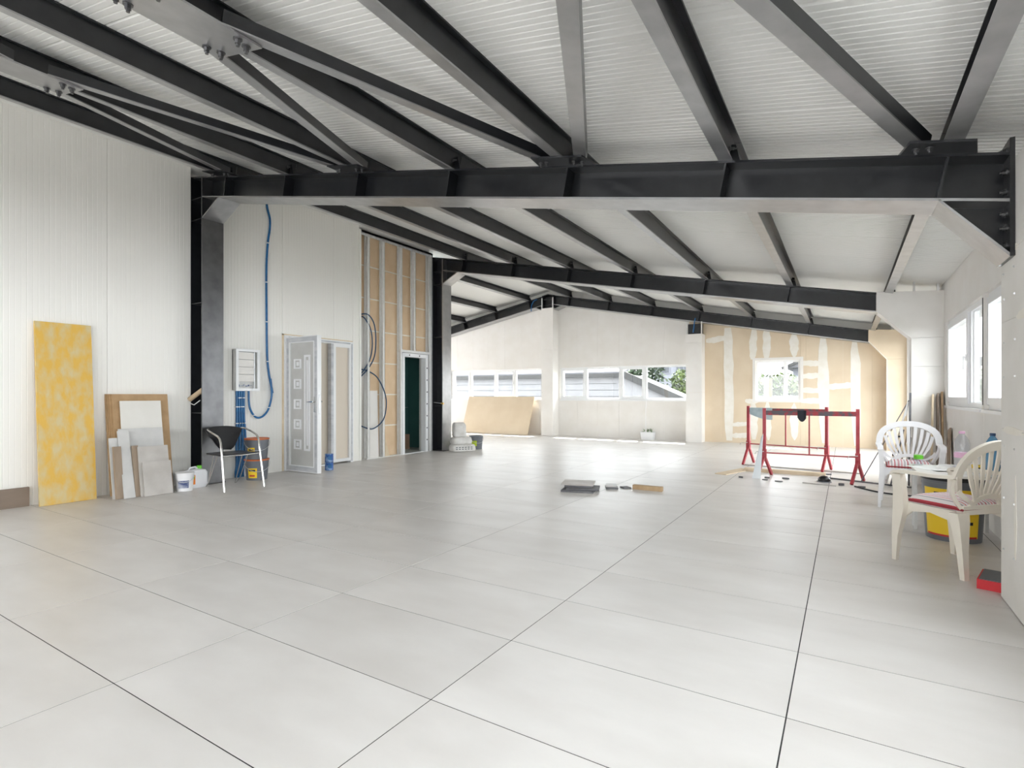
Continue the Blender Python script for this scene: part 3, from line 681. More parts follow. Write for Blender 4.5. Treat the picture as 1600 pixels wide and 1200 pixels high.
m.box(xc-.075, xc-.045, yy-.014, yy, .34, 1.80).box(xc+.03, xc+.06, yy-.014, yy, .34, 1.80).box(xc-.045, xc+.03, yy-.014, yy, 1.77, 1.80).box(xc-.045, xc+.03, yy-.014, yy, .34, .37).box(xc-.02, xc+.01, yy-.010, yy, .42, 1.72)
part('long_moulding', m, 'pvc', leaf)
m = MB().box(xb-.065, xb-.03, yl-th/2-.012, yl-th/2, .93, 1.17).bar((xb-.05, yl-th/2-.045, 1.09), (xb-.185, yl-th/2-.05, 1.085), .018, .018).cyl((xb-.05, yl-th/2, 1.09), (xb-.05, yl-th/2-.05, 1.09), .011, n=10)
m.box(xb-.065, xb-.03, yl+th/2, yl+th/2+.012, .93, 1.17).bar((xb-.05, yl+th/2+.045, 1.09), (xb-.185, yl+th/2+.05, 1.085), .018, .018).cyl((xb-.05, yl+th/2, 1.09), (xb-.05, yl+th/2+.05, 1.09), .011, n=10)
part('handle', m, 'chrome', leaf)
part('lock_plate', MB().box(xb, xb+.003, yl-.012, yl+.012, .9, 1.2), 'galv', leaf)
for z in (.25, 1.05, 1.85): part('hinge', MB().cyl((-7.462, yl-th/2-.006, z-.05), (-7.462, yl-th/2-.006, z+.05), .011, n=10), 'pvc', leaf)

d2 = bpy.data.objects.new('door_2', None); COL.objects.link(d2); d2.location = (XL, 8.37, 0); d2['kind'] = 'structure'
m = MB().box(-7.62, -7.49, 8.0, 8.065, .0, 2.03).box(-7.62, -7.49, 8.695, 8.775, 0, 2.03).box(-7.62, -7.49, 8.065, 8.695, 1.955, 2.03)
part('door_frame', m, 'pvc', d2)
for z in (.25, .5, .75, 1.0, 1.25, 1.5, 1.75): part('plug', MB().cyl((-7.49, 8.735, z), (-7.487, 8.735, z), .015, n=10), 'ink', d2)
for yy in (8.2, 8.5): part('plug', MB().cyl((-7.49, yy, 1.992), (-7.487, yy, 1.992), .015, n=10), 'ink', d2)
part('threshold', MB().box(-7.62, -7.5, 8.065, 8.695, 0, .012), 'pvc', d2)

# ================================================================ things along the left wall
def lean(name, label, cat, y0, y1, xb, L, xt, t, m, group=None, z0=0, parts=None):
    # board of length L standing at x = xb, its top resting at x = xt
    dx = xt-xb; h = math.sqrt(max(L*L-dx*dx, .01)); n = Vector((h, 0, -dx)).normalized()   # towards the room
    up = Vector((dx, 0, h))/L; base = Vector((xb, (y0+y1)/2, z0+max(0, 0)))
    c = base+up*L/2-n*t/2; c.z += abs(n.z)*t/2*0+.0
    mb = MB().obox(c, up*L/2, (0, (y1-y0)/2, 0), n*t/2)
    zmin = min(v[2] for v in mb.v); mb.v = [(a, b, z-zmin+z0) for a, b, z in mb.v]
    return solo(name, mb, m, label, cat, group)
lean('formwork_panel', 'tall yellow worn formwork panel leaning against the ribbed left wall', 'panel', 2.26, 2.775, -7.31, 2.0, -7.46, .027, 'formply')
solo('plank', MB().box(-7.497, -7.465, .6, 2.22, 0, .205), 'wood_brown', 'brown plank set on edge along the foot of the left wall', 'plank')
G1 = 'slabs stacked against the left wall'
for k in range(4):
    lean('carton_board', 'brown board edge in the leaning stack, %s from the wall' % ordn(k), 'board', 2.925+.012*k, 3.55+.008*k, -7.33+.03*k, 1.21, -7.485+.03*k, .024, 'carton', G1)
lean('white_slab', 'white slab framed by the brown boards it leans on', 'slab', 3.02, 3.47, -7.195, 1.13, -7.345, .012, 'slab_white', G1)
lean('grey_slab', 'wide light grey slab across the middle of the leaning stack', 'slab', 2.97, 3.455, -7.145, .80, -7.265, .014, 'slab_grey', G1)
lean('grey_slab', 'short grey slab at the left edge of the leaning stack', 'slab', 2.855, 3.02, -7.10, .70, -7.21, .02, 'slab_grey', G1)
lean('taupe_slab', 'narrow brown-edged slab left of the tall pale strip', 'slab', 2.87, 2.945, -7.045, .60, -7.13, .04, 'mdf', G1)
lean('pale_strip', 'tall narrow pale strip in front of the wide grey slab', 'slab', 2.935, 3.05, -7.02, .79, -7.20, .016, 'slab_grey', G1)
lean('taupe_slab', 'narrow taupe slab right of the tall pale strip', 'slab', 3.055, 3.115, -7.03, .60, -7.12, .03, 'mdf', G1)
lean('taupe_slab', 'taupe square slab leaning behind the frontmost slab', 'slab', 3.10, 3.43, -7.0, .585, -7.09, .018, 'slab_taupe', G1)
lean('taupe_slab', 'frontmost square taupe slab at the right of the leaning stack', 'slab', 3.125, 3.435, -6.965, .40, -7.03, .02, 'slab_taupe', G1)

def bucket(name, label, c, r0, r1, h, m, lid=None, lab=None, group=None, handle=True, face=(1, 0)):
    b = thing(name, label, 'bucket', c, 0, group)
    part('body', MB().lathe([(r0, 0), (r0+(r1-r0)*.9, h*.9), (r1, h*.9), (r1, h*.94), (r1*.985, h*.94), (r1, h), (r1*.93, h), (r1*.9, h*.93)]), m, b, 40, True)
    if lid: part('lid', MB().lathe([(r1*.2, h*.99), (r1*1.03, h*.985), (r1*1.05, h*1.0), (r1*1.05, h*1.05), (r1*.97, h*1.06), (r1*.92, h*1.03), (r1*.1, h*1.03)]), lid, b, 40, True)
    if lab:
        for mm, a0, a1, z0, z1, ex in lab:
            n = 12; ff = math.atan2(face[1], face[0])
            def fn(u, v, a0=a0, a1=a1, z0=z0, z1=z1, ex=ex):
                a = ff+a0+(a1-a0)*u; z = h*(z0+(z1-z0)*v); rr = r0+(r1-r0)*z/h+ex; return (rr*math.cos(a), rr*math.sin(a), z)
            part('label', MB().sheet(n, 1, fn, (math.cos(ff)*.0006, math.sin(ff)*.0006, 0)), mm, b, 40, True)
    if handle:
        P = [(r1*1.03*math.cos(t), -r1*.55*math.sin(t)*face[0]*0+0, 0) for t in (0,)]
        ff = math.atan2(face[1], face[0]); P = []
        for k in range(13):
            t = math.pi*k/12; lx = -math.cos(t)*r1*1.04; dz = -math.sin(t)*r1*.75
            ox = math.sin(t)*r1*.32+math.sqrt(max(0, 1-(lx/(r1*1.05))**2))*r1*.80
            P.append((math.cos(ff)*ox-math.sin(ff)*lx, math.sin(ff)*ox+math.cos(ff)*lx, h*.88+dz))
        part('handle', MB().tube(P, .004, 6), 'galv', b, 60, True)
    return b
bucket('white_bucket', 'small white bucket with a blue picture label beside the leaning slabs', (-7.03, 3.60, 0), .088, .103, .215, 'bucket_white', 'bucket_white', [('print_blue', -.75, .55, .18, .62, .0015)], face=(.85, -.5))
c = thing('canister', 'translucent white canister with green cap beside the dark column', 'canister', (-7.16, 3.80, 0))
P = [(-.085, -.12), (.085, -.12), (.085, .12), (-.085, .12)]
def rrect(hx, hy, r, z, n=4):
    o = []
    for sx, sy, a0 in ((1, 1, 0), (-1, 1, 90), (-1, -1, 180), (1, -1, 270)):
        for k in range(n+1):
            a = R(a0+90*k/n); o.append((sx*(hx-r)+r*math.cos(a), sy*(hy-r)+r*math.sin(a), z))
    return o
part('body', MB().loft([rrect(.075, .11, .03, 0), rrect(.085, .125, .035, .02), rrect(.085, .125, .035, .19), rrect(.07, .105, .03, .225), rrect(.03, .045, .02, .24)]), 'canister', c, 40, True)
part('cap', MB().cyl((0, .05, .235), (0, .05, .275), .03, n=16), 'green_cap', c, 40, True)
part('grip', MB().tube([(0, -.09, .215), (0, -.07, .255), (0, 0, .262), (0, .03, .235)], .012, 8), 'canister', c, 60, True)
part('label', MB().box(.0853, .0866, -.115, -.045, .05, .17), 'orange', c, None, True)
part('label', MB().box(.0867, .0872, -.105, -.055, .125, .16), 'green_cap', c, None, True)
BL = [('yellow', -.95, -.1, .12, .62, .002), ('ink', -.85, -.25, .47, .55, .003), ('print_red', -.8, -.3, .2, .28, .003)]
bucket('grey_bucket', 'lower grey bucket with orange lid and yellow label under the blue conduits', (-7.10, 4.62, 0), .135, .158, .275, 'bucket_grey', 'lid_orange', BL, 'grey buckets stacked behind the black chair', face=(.9, -.45))
bucket('grey_bucket', 'upper grey bucket with orange lid standing on another bucket', (-7.10, 4.62, .2925), .135, .158, .275, 'bucket_grey', 'lid_orange', [('yellow', -1.0, -.3, .30, .6, .002), ('ink', -.9, -.4, .45, .52, .003)], 'grey buckets stacked behind the black chair', face=(.9, -.45))

# black shell chair with tubular legs, facing the room (+X)
ch = thing('shell_chair', 'black shell chair with chrome tubular frame beside the dark column', 'chair', (-6.76, 4.06, 0), R(-4))
part('seat', MB().sheet(10, 8, lambda u, v: ((u-.5)*.46, (v-.5)*(.44+.03*u), .445-.03*math.sin(math.pi*v)*math.sin(math.pi*min(1, u*1.0))+(.012 if u > .9 else 0)), (0, 0, -.018)), 'black_plastic', ch, 50, True)
def backf(u, v):
    a = (u-.5)*2; w = .055+.185*v**.65; z = .47+.31*v-.035*(abs(a)**2.5)*(v > .5)*v; return (-.235-.07*v+.085*a*a, a*w, z)
part('backrest', MB().sheet(14, 10, backf, (-.014, 0, 0)), 'black_plastic', ch, 50, True)
for s in (-1, 1):
    part('front_leg', MB().tube([(.30, s*.255, 0), (.255, s*.25, .25), (.215, s*.245, .47), (.19, s*.245, .60), (.165, s*.245, .645), (.12, s*.247, .675), (-.02, s*.25, .715), (-.15, s*.24, .745), (-.20, s*.215, .75)], .0125, 10), 'chrome', ch, 60, True, label='bright chrome front leg running up into the armrest')
    part('rear_leg', MB().tube([(.02, s*.20, .43), (-.20, s*.2, .08), (-.29, s*.195, .006), (-.30, s*.185, .006), (-.28, s*.18, .03), (-.1, s*.185, .425)], .006, 8), 'chrome', ch, 60, True)
part('seat_rail', MB().tube([(.212, -.245, .435), (.2, 0, .425), (.212, .245, .435)], .008, 8), 'chrome', ch, 60, True)

# electrical box and conduits on the panel wall
b = thing('distribution_box', 'open white electrical distribution box mounted on the ribbed wall', 'electrical box', (XL, 4.675, 1.26))
part('back_box', MB().box(XL, -7.485, 4.50, 4.85, 1.26, 1.845).box(XL, -7.40, 4.50, 4.515, 1.26, 1.845).box(XL, -7.40, 4.835, 4.85, 1.26, 1.845).box(XL, -7.40, 4.515, 4.835, 1.26, 1.275).box(XL, -7.40, 4.515, 4.835, 1.83, 1.845), 'galv_pale', b)
part('frame', MB().box(-7.40, -7.39, 4.49, 4.53, 1.25, 1.855).box(-7.40, -7.39, 4.82, 4.86, 1.25, 1.855).box(-7.40, -7.39, 4.53, 4.82, 1.25, 1.285).box(-7.40, -7.39, 4.53, 4.82, 1.82, 1.855), 'pvc', b)
for k in range(4): part('cover_strip', MB().box(-7.43, -7.415, 4.535, 4.775, 1.385+k*.108, 1.485+k*.108), 'plaster_white', b)
part('rail', MB().box(-7.44, -7.42, 4.78, 4.80, 1.29, 1.82), 'galv', b)
m = MB()
for k in range(6): m.box(-7.425, -7.42, 4.545+k*.036, 4.565+k*.036+.008*(k % 2), 1.31+.008*(k % 3), 1.33+.012*((k+1) % 2))
part('cable_ends', m, 'print_blue', b)
def clips(parent, pts, r):
    for p in pts: part('clip', MB().box(XL, -7.5+.012+2*r+.004, p[0]-r-.012, p[0]+r+.012, p[1]-.006, p[1]+.006), 'white_clip', parent)
def smooth_path(P, n=6):
    out = []; P = [Vector(p) for p in P]
    for i in range(len(P)-1):
        p0, p1, p2, p3 = P[max(i-1, 0)], P[i], P[i+1], P[min(i+2, len(P)-1)]
        for k in range(n):
            t = k/n; out.append(.5*((2*p1)+(-p0+p2)*t+(2*p0-5*p1+4*p2-p3)*t*t+(-p0+3*p1-3*p2+p3)*t*t*t))
    return out+[P[-1]]
xw = XL+.016
pts = [(5.03, 4.12), (5.045, 4.02), (5.085, 3.88), (5.082, 3.72), (5.05, 3.5), (5.03, 3.2), (5.025, 2.9), (5.03, 2.4), (5.035, 1.95), (5.045, 1.7), (5.075, 1.48), (5.115, 1.30), (5.13, 1.22)]
o = solo('conduit', MB().tube(smooth_path([(xw, a, z) for a, z in pts]), .016, 8), 'blue_pipe', 'long blue conduit rising up the ribbed wall to the rafter', 'pipe', 'blue conduits on the left wall', 60)
clips(o, [(5.052, 3.5), (5.026, 2.9), (5.032, 2.3), (5.045, 1.7)], .016)
pts = [(5.075, 1.44), (5.09, 1.32), (5.095, 1.2), (5.075, 1.08), (5.03, .96), (4.96, .88), (4.88, .85), (4.81, .88), (4.75, .97), (4.725, 1.08), (4.72, 1.25)]
o = solo('conduit', MB().tube(smooth_path([(xw+.03, a, z) for a, z in pts]), .015, 8), 'blue_pipe', 'blue conduit hanging in a U-shaped loop below the electrical box', 'pipe', 'blue conduits on the left wall', 60)
for a, z in ((5.05, 1.0), (4.80, .89)): part('clip', MB().box(XL, -7.43, a-.02, a+.02, z-.006, z+.006), 'white_clip', o)
for k in range(4):
    yy = 4.555+.036*k
    o = solo('conduit', MB().tube(smooth_path([(xw, yy, 1.25), (xw, yy+.004, .9), (xw, yy-.004+.01*k, .5), (xw+.01, yy-.005, .2), (xw+.03, yy-.03, .08), (xw+.08, yy-.06, .018)]), .017, 8), 'blue_pipe', 'vertical blue conduit running from the box to the floor, %s from the column' % ordn(k), 'pipe', 'blue conduits on the left wall', 60)
    clips(o, [(yy, 1.15 if k % 2 else 1.02), (yy+.003, .78)], .017)

# cans behind the open door
for k, z in ((0, 0), (1, .13)):
    b = thing('blue_tin', ('lower' if k == 0 else 'upper')+' blue tin behind the open white door', 'tin', (-6.98, 5.78, z), group='blue tins')
    part('body', MB().lathe([(.062, 0), (.066, .004), (.064, .01), (.064, .115), (.066, .12), (.066, .126), (.056, .128), (.01, .122)]), 'blue_pipe' if 0 else mat('tin_blue%d' % k, (.03, .12, .40), (.25, .40, .65), scale=18, rough=.35, lo=.5, hi=.6), b, 40, True)
    part('disc', MB().cyl((.055, -.033, .065), (.0585, -.035, .065), .032, n=20), 'blue_pipe', b, 40, True)

# cables looped in the framed wall
def cable(pts, label, r=.012):
    return solo('cable', MB().tube(smooth_path(pts), r, 8), 'blue_cable', label, 'cable', 'dark blue cables in the framed wall', 60)
cable([(-7.63, 6.96, 2.62), (-7.56, 7.02, 2.68), (-7.50, 7.12, 2.66), (-7.47, 7.22, 2.50), (-7.46, 7.25, 2.20), (-7.47, 7.22, 1.90), (-7.52, 7.12, 1.68), (-7.60, 7.0, 1.52)], 'upper dark blue cable loop hanging from the gap in the framed wall')
cable([(-7.63, 6.95, 2.60), (-7.55, 7.0, 2.63), (-7.52, 7.08, 2.55), (-7.50, 7.17, 2.38), (-7.49, 7.19, 2.1), (-7.50, 7.14, 1.85), (-7.56, 7.05, 1.65), (-7.62, 6.98, 1.55)], 'inner dark blue cable loop beside the upper one')
cable([(-7.62, 6.98, 1.66), (-7.54, 7.10, 1.64), (-7.46, 7.28, 1.52), (-7.43, 7.44, 1.25), (-7.42, 7.48, 1.0), (-7.44, 7.42, .72), (-7.50, 7.22, .56), (-7.58, 7.05, .60), (-7.63, 6.96, .66)], 'lower dark blue cable loop hanging in front of the tan boards')
lean('plasterboard_offcut', 'tall cream plasterboard offcut standing between the studs', 'board', 7.155, 7.40, -7.535, 1.27, -7.575, .0125, 'plaster_white')
solo('wood_wedge', MB().prism([(-7.52, 7.53, 0), (-7.52, 7.66, 0), (-7.52, 7.54, .36), (-7.52, 7.53, .36)], (.012, 0, 0)), 'wood_pale', 'thin pale wedge leaning at the foot of a stud', 'offcut')
b = thing('pipe_stub', 'thin pipe with brass fitting reaching out of the far steel column', 'valve', (-7.30, 8.97, 1.02))
part('pipe', MB().cyl((-7.50, 8.97, 1.03), (-7.28, 8.95, 1.01), .007, n=8), 'galv', b, 60); part('fitting', MB().cyl((-7.28, 8.95, 1.01), (-7.22, 8.945, 1.005), .02, n=8), 'brass', b, 60)
b = thing('paper_roll', 'brown paper roll on a wire hook stuck in the dark column', 'roll', (-7.42, 3.96, 1.17))
part('roll', MB().cyl((-7.49, 3.90, 1.13), (-7.29, 3.99, 1.28), .032, n=14), 'roll', b, 50); part('hook', MB().tube([(-7.47, 3.90, 1.08), (-7.36, 3.89, 1.06), (-7.29, 3.93, 1.12)], .006, 6), 'white_clip', b, 60)

# sacks by the second column
def sack(name, label, c, hx, hy, h, rot, m='sack', lean_=0, text=True):
    s = thing(name, label, 'sack', c, rot, 'cement sacks by the column')
    rings = []
    for k, (f, g) in enumerate(((.80, 0), (.97, .06), (1.0, .22), (.99, .5), (.96, .75), (.88, .92), (.72, 1.0))):
        rings.append([(p[0]*f*random.uniform(.97, 1.03)+lean_*g, p[1]*f*random.uniform(.97, 1.03), h*g) for p in rrect(hx, hy, min(hx, hy)*.55, 0, 4)])
    part('bag', MB().loft(rings), m, s, 55, True)
    if text:
        t = MB()
        for r_ in range(2):
            for q in range(6): t.box(hx*1.0-.002, hx*1.0+.004, -hy*.7+q*hy*.24, -hy*.7+q*hy*.24+hy*.14, h*(.3+.25*r_), h*(.42+.25*r_))
        part('print', t, 'bucket_grey', s, None, True)
    return s
sack('cement_sack', 'flat white printed sack lying at the foot of the far steel column', (-6.92, 9.20, 0), .17, .27, .15, R(-35))
sack('cement_sack', 'white sack lying on top of another sack by the column', (-6.95, 9.20, .15), .15, .22, .15, R(-28), text=False)
sack('cement_sack', 'upright half-empty white sack on top of the pile by the column', (-6.98, 9.18, .30), .11, .14, .30, R(-35), lean_=-.03, text=False)
bucket('mortar_bucket', 'grey mortar bucket with lime label behind the sacks', (-6.93, 9.72, 0), .13, .155, .29, 'bucket_grey', None, [('lime', -1.1, -.2, .25, .65, .002)], face=(.8, -.6))

# ================================================================ far side
lean_b = MB(); 
lb = Vector((-9.19, 13.80, 0)); up = Vector((0, .42, 1.13)).normalized(); n = Vector((0, -1.13, .42)).normalized()
lean_b.obox(lb+up*.6+n*.0, (1.21, 0, 0), up*.6, n*.009); zm = min(v[2] for v in lean_b.v); lean_b.v = [(a, q, z-zm) for a, q, z in lean_b.v]
solo('plasterboard_sheet', lean_b, 'plaster_beige', 'wide beige plasterboard sheet leaning below the left window row', 'board')
b = thing('planter', 'white planter box with small seedlings below the right window row', 'planter', (-4.47, 14.12, 0))
part('box', MB().loft([rrect(.15, .10, .02, 0), rrect(.18, .12, .02, .20), rrect(.165, .105, .02, .20), rrect(.16, .10, .02, .17)]), 'pvc', b, 40, True)
m = MB()
for k in range(14):
    x_, y_ = random.uniform(-.13, .13), random.uniform(-.07, .07); h_ = random.uniform(.05, .13)
    m.bar((x_, y_, .165), (x_+random.uniform(-.02, .02), y_, .17+h_), .004, .004)
    for q in range(3):
        a = random.uniform(0, 6.28); c0 = Vector((x_, y_, .17+h_*(.5+.2*q))); dv = Vector((math.cos(a), math.sin(a), .4))*.045
        m.ribbon([c0, c0+dv*.5, c0+dv], [.005, .022, .003], .002, (0, 0, 1))
part('seedlings', m, 'leaf_pot', b, None, True)
solo('cord', MB().tube(smooth_path([(-4.56, YF-.04, 1.02), (-4.56, 14.22, .8), (-4.555, 14.2, .5), (-4.55, 14.18, .3), (-4.54, 14.14, .22)]), .010, 8), 'white_clip', 'white cord hanging from the window sill down to the planter', 'cord', smooth=60)

# ================================================================ loose pieces on the open floor
def slab(cx, cy, hx, hy, rot, z, t, m, label, name='dark_slab', cat='slab', group='dark offcuts on the open floor'):
    u = Vector((math.cos(rot), math.sin(rot), 0)); v = Vector((-u.y, u.x, 0))
    return solo(name, MB().obox((cx, cy, z+t/2), u*hx, v*hy, (0, 0, t/2)), m, label, cat, group)
slab(-2.83, 6.18, .20, .16, .25, 0, .022, 'slab_dark', 'bottom dark slab of the small pile on the open floor')
slab(-2.80, 6.24, .20, .15, .35, .022, .018, 'slab_dark', 'second dark slab in the small pile on the open floor')
slab(-2.88, 6.30, .17, .15, .30, .040, .018, 'slab_dark', 'third dark slab in the small pile on the open floor')
slab(-2.91, 6.34, .20, .17, .30, .058, .020, 'slab_taupe', 'grey-topped uppermost slab of the small pile on the open floor')
slab(-2.55, 6.56, .075, .10, .45, 0, .020, 'slab_dark', 'small dark offcut beside the pile of slabs')
slab(-2.57, 6.60, .07, .09, .35, .020, .018, 'slab_grey', 'small grey offcut lying on the dark one beside the pile')
slab(-2.40, 6.66, .05, .06, .8, 0, .015, 'slab_dark', 'smallest dark offcut near the wood block')
slab(-2.11, 6.66, .185, .035, .02, 0, .055, 'wood', 'brown wooden block lying alone on the open floor', 'wood_block', 'block', None)

# ================================================================ red scaffold trestles
def trestle(pl, pr_, label, worn, skew=0):
    pl, pr_ = Vector((*pl, 0)), Vector((*pr_, 0)); c = (pl+pr_)/2; d = (pr_-pl); L = d.length; ang = math.atan2(d.y, d.x)
    t = thing('trestle', label, 'trestle', c, ang, 'red scaffold trestles'); h = L/2
    for s in (-1, 1):
        p = part('post', MB().box(s*h-.022, s*h+.022, -.022, .022, .27, 1.0), 'red_paint', t, None, True)
        part('sleeve', MB().box(s*h-.03, s*h+.03, -.03, .03, .26, .40), 'red_paint', p, None, True)
        part('pin', MB().tube([(s*h-.01, -.06, .37), (s*h, .05, .37)], .006, 6).tube([(s*h-.0, -.05, .37), (s*h-.10, -.06, .365), (s*h-.12, -.06, .33)], .005, 6), 'galv', p, 60, True)
        for q in (-1, 1): part('foot', MB().bar((s*h, q*.01, .30), (s*h+q*skew, q*.22, .008), .034, .034), 'red_paint', t, None, True)
    part('top_rail', MB().box(-h+.022, h-.022, -.02, .02, .90, .965), worn, t, None, True)
    part('lower_rail', MB().box(-h+.022, h-.022, -.009, .009, .34, .358), 'red_paint', t, None, True)
    part('upright', MB().box(-.009, .009, -.009, .009, .358, .90), 'red_paint', t, None, True)
    return t
trestle((-1.43, 10.11), (-.25, 9.79), 'red steel trestle standing farther back towards the patched wall', 'red_worn')
trestle((-1.01, 8.66), (.14, 8.67), 'red steel trestle standing nearer with paint-worn top rail', 'red_worn', .075)
solo('rag', MB().sheet(8, 6, lambda u, v: (-1.40+.36*u, 10.045-.09*u-.012-.02*math.sin(5*u)*v, .975-v*(.20+.12*u*(1-u))*(.55+.45*u)), (0, -.006, 0)), 'rag', 'pale blue rag hung over the farther trestle', 'rag', smooth=60)
solo('rag', MB().sheet(8, 6, lambda u, v: (-.58+.11*u, 8.635-.008*math.sin(7*u), .972-v*(.10+.06*math.sin(3*u))), (0, -.008, 0)), 'black_cloth', 'black cloth hanging from the middle of the nearer trestle', 'rag', smooth=60)
mb = MB().hexa([(-1.14, 8.38, 0), (-1.03, 8.40, 0), (-1.03, 8.405, 0), (-1.14, 8.385, 0), (-1.045, 8.62, .58), (-1.02, 8.625, .63), (-1.02, 8.63, .63), (-1.045, 8.625, .58)])
solo('metal_sheet', mb, 'sheet_metal', 'pale tapered metal strip leaning on the nearer trestle post', 'sheet')
slab(-.80, 9.15, .55, .06, -.02, 0, .05, 'wood_pale', 'pale plank on the floor between the red trestles', 'plank', 'plank', None)
slab(-.62, 9.75, .85, .012, -.12, 0, .02, 'slab_taupe', 'long thin grey rod on the floor behind the trestles', 'rod', 'rod', None)
slab(-1.47, 8.93, .09, .42, -.30, 0, .012, 'wood_pale', 'thin pale board on the floor left of the trestles', 'thin_board', 'board', None)
slab(.25, 8.75, .50, .012, -.38, 0, .018, 'slab_dark', 'long dark rod on the floor under the right trestle feet', 'rod', 'rod', None)
slab(-.30, 8.25, .20, .008, -.20, 0, .012, 'slab_taupe', 'short thin strip on the floor in front of the black dome', 'strip', 'strip', None)
b = thing('black_dome', 'small black dome-shaped object on the floor in front of the trestles', 'object', (-.25, 8.56, 0), R(20))
part('shell', MB().lathe([(.066, 0), (.078, .013), (.076, .04), (.06, .065), (.035, .08), (.003, .086)], n=20), 'black_plastic', b, 60, True)
part('brim', MB().lathe([(.066, .0), (.092, .003), (.092, .009), (.066, .016)], n=20), 'bucket_grey', b, 60, True)
deb = [(-1.28, 8.35, .05, .02), (-.95, 8.30, .045, .012), (-.78, 8.25, .06, .012), (-.72, 8.55, .05, .02), (-.96, 8.50, .04, .02), (-.05, 8.33, .035, .03), (.17, 8.28, .045, .018), (-.22, 9.35, .06, .012)]
names = ['at the left end of the trestles', 'below the leaning metal strip', 'in front of the nearer trestle', 'by the nearer trestle foot', 'beside the metal strip base', 'left of the nearest right trestle foot', 'in front of the nearest right trestle foot', 'between the trestles near the pale plank']
for (x_, y_, a, h_), nm in zip(deb, names):
    P = [(x_+a*math.cos(t)*random.uniform(.5, 1.2), y_+a*.7*math.sin(t)*random.uniform(.5, 1.2), 0) for t in [k*math.pi/3 for k in range(6)]]
    solo('scrap', MB().prism(P, (0, 0, h_)), 'slab_dark', 'small dark scrap on the floor '+nm, 'scrap', 'dark scraps around the trestles')

# ================================================================ plastic chairs, table and things on the right
def plastic_chair(label, loc, rot, m):
    c = thing('plastic_chair', label, 'chair', loc, rot, 'plastic garden chairs')
    def sec(p, sx, sy): return [(p[0]-sx, p[1]-sy, p[2]), (p[0]+sx, p[1]-sy, p[2]), (p[0]+sx, p[1]+sy, p[2]), (p[0]-sx, p[1]+sy, p[2])]
    for s in (-1, 1):
        part('leg', MB().loft([sec((s*.272, .225, 0), .013, .015), sec((s*.264, .222, .18), .018, .024), sec((s*.245, .205, .38), .026, .042), sec((s*.252, .205, .50), .022, .038), sec((s*.262, .21, .625), .024, .034)]), m, c, 40, True)
        part('leg', MB().loft([sec((s*.255, -.245, 0), .019, .015), sec((s*.246, -.225, .18), .026, .020), sec((s*.225, -.195, .36), .044, .030), sec((s*.215, -.18, .42), .05, .03)]), m, c, 40, True)
        part('armrest', MB().ribbon(smooth_path([(s*.262, .245, .612), (s*.264, .225, .640), (s*.272, .10, .648), (s*.278, -.05, .648), (s*.272, -.17, .655), (s*.262, -.215, .665)], 4), .052, .022, (0, 0, 1)), m, c, 50, True)
        part('arm_brace', MB().ribbon(smooth_path([(s*.268, -.19, .650), (s*.262, -.165, .60), (s*.235, -.16, .52), (s*.19, -.175, .44), (s*.16, -.18, .42)], 4), .040, .020, (s*1.0, .6, .2)), m, c, 50, True)
        part('apron', MB().prism([(s*.225, -.16, .425), (s*.225, .19, .425), (s*.235, .20, .30), (s*.235, .13, .365), (s*.235, 0, .385), (s*.235, -.12, .36), (s*.235, -.18, .30)], (-s*.014, 0, 0)), m, c, None, True)
    part('apron', MB().prism([(-.235, .21, .425), (.235, .21, .425), (.245, .215, .31), (.17, .215, .375), (0, .215, .392), (-.17, .215, .375), (-.245, .215, .31)], (0, -.014, 0)), m, c, None, True)
    part('seat', MB().sheet(8, 8, lambda u, v: ((u-.5)*(.46-.04*(1-v)), -.19+.41*v, .425-.012*math.sin(math.pi*u)*math.sin(math.pi*v)), (0, 0, -.014)), m, c, 50, True)
    arch = smooth_path([(-.268, -.205, .655), (-.258, -.232, .735), (-.215, -.258, .805), (-.12, -.278, .855), (0, -.284, .870), (.12, -.278, .855), (.215, -.258, .805), (.258, -.232, .735), (.268, -.205, .655)], 4)
    part('back_frame', MB().ribbon(arch, .062, .022, (0, 1, .25)), m, c, 50, True)
    hz, hy = .452, -.188
    m_ = MB(); ring = []
    for k in range(17):
        a = math.pi*k/16; ring.append((.125*math.cos(a), hy-.05*math.sin(a)*.35, hz+.075*math.sin(a)))
    m_.ribbon(ring, .035, .018, (0, 1, .25)); m_.box(-.20, .20, hy-.012, hy+.012, .405, .462)
    part('hub', m_, m, c, 50, True)
    for k in range(11):
        a = R(12+156*k/10); p0 = Vector((.115*math.cos(a), hy-.012, hz+.075*math.sin(a)))
        xx = .245*math.cos(a)*(1.0 if abs(math.cos(a)) < .8 else .98); tt = max(0, math.sin(a))
        ztop = .60+.245*tt**.75; p1 = Vector((xx, -.205-.07*tt, ztop))
        if k in (0, 10): p1 = Vector((xx, -.19, .56))
        mid = (p0+p1)/2+Vector((.02*math.cos(a), -.012, .0))
        part('slat', MB().ribbon(smooth_path([p0, mid, p1], 4), [.018]+[.022]*3+[.030]*4+[.036], .009, (0, 1, .25)), m, c, 50, True)
    return c
plastic_chair('white plastic garden chair behind the small table by the window', (.585, 7.17, 0), R(180-2), 'plastic_white')
plastic_chair('cream plastic garden chair in front, close to the right wall', (.66, 4.855, 0), R(45), 'plastic_cream')
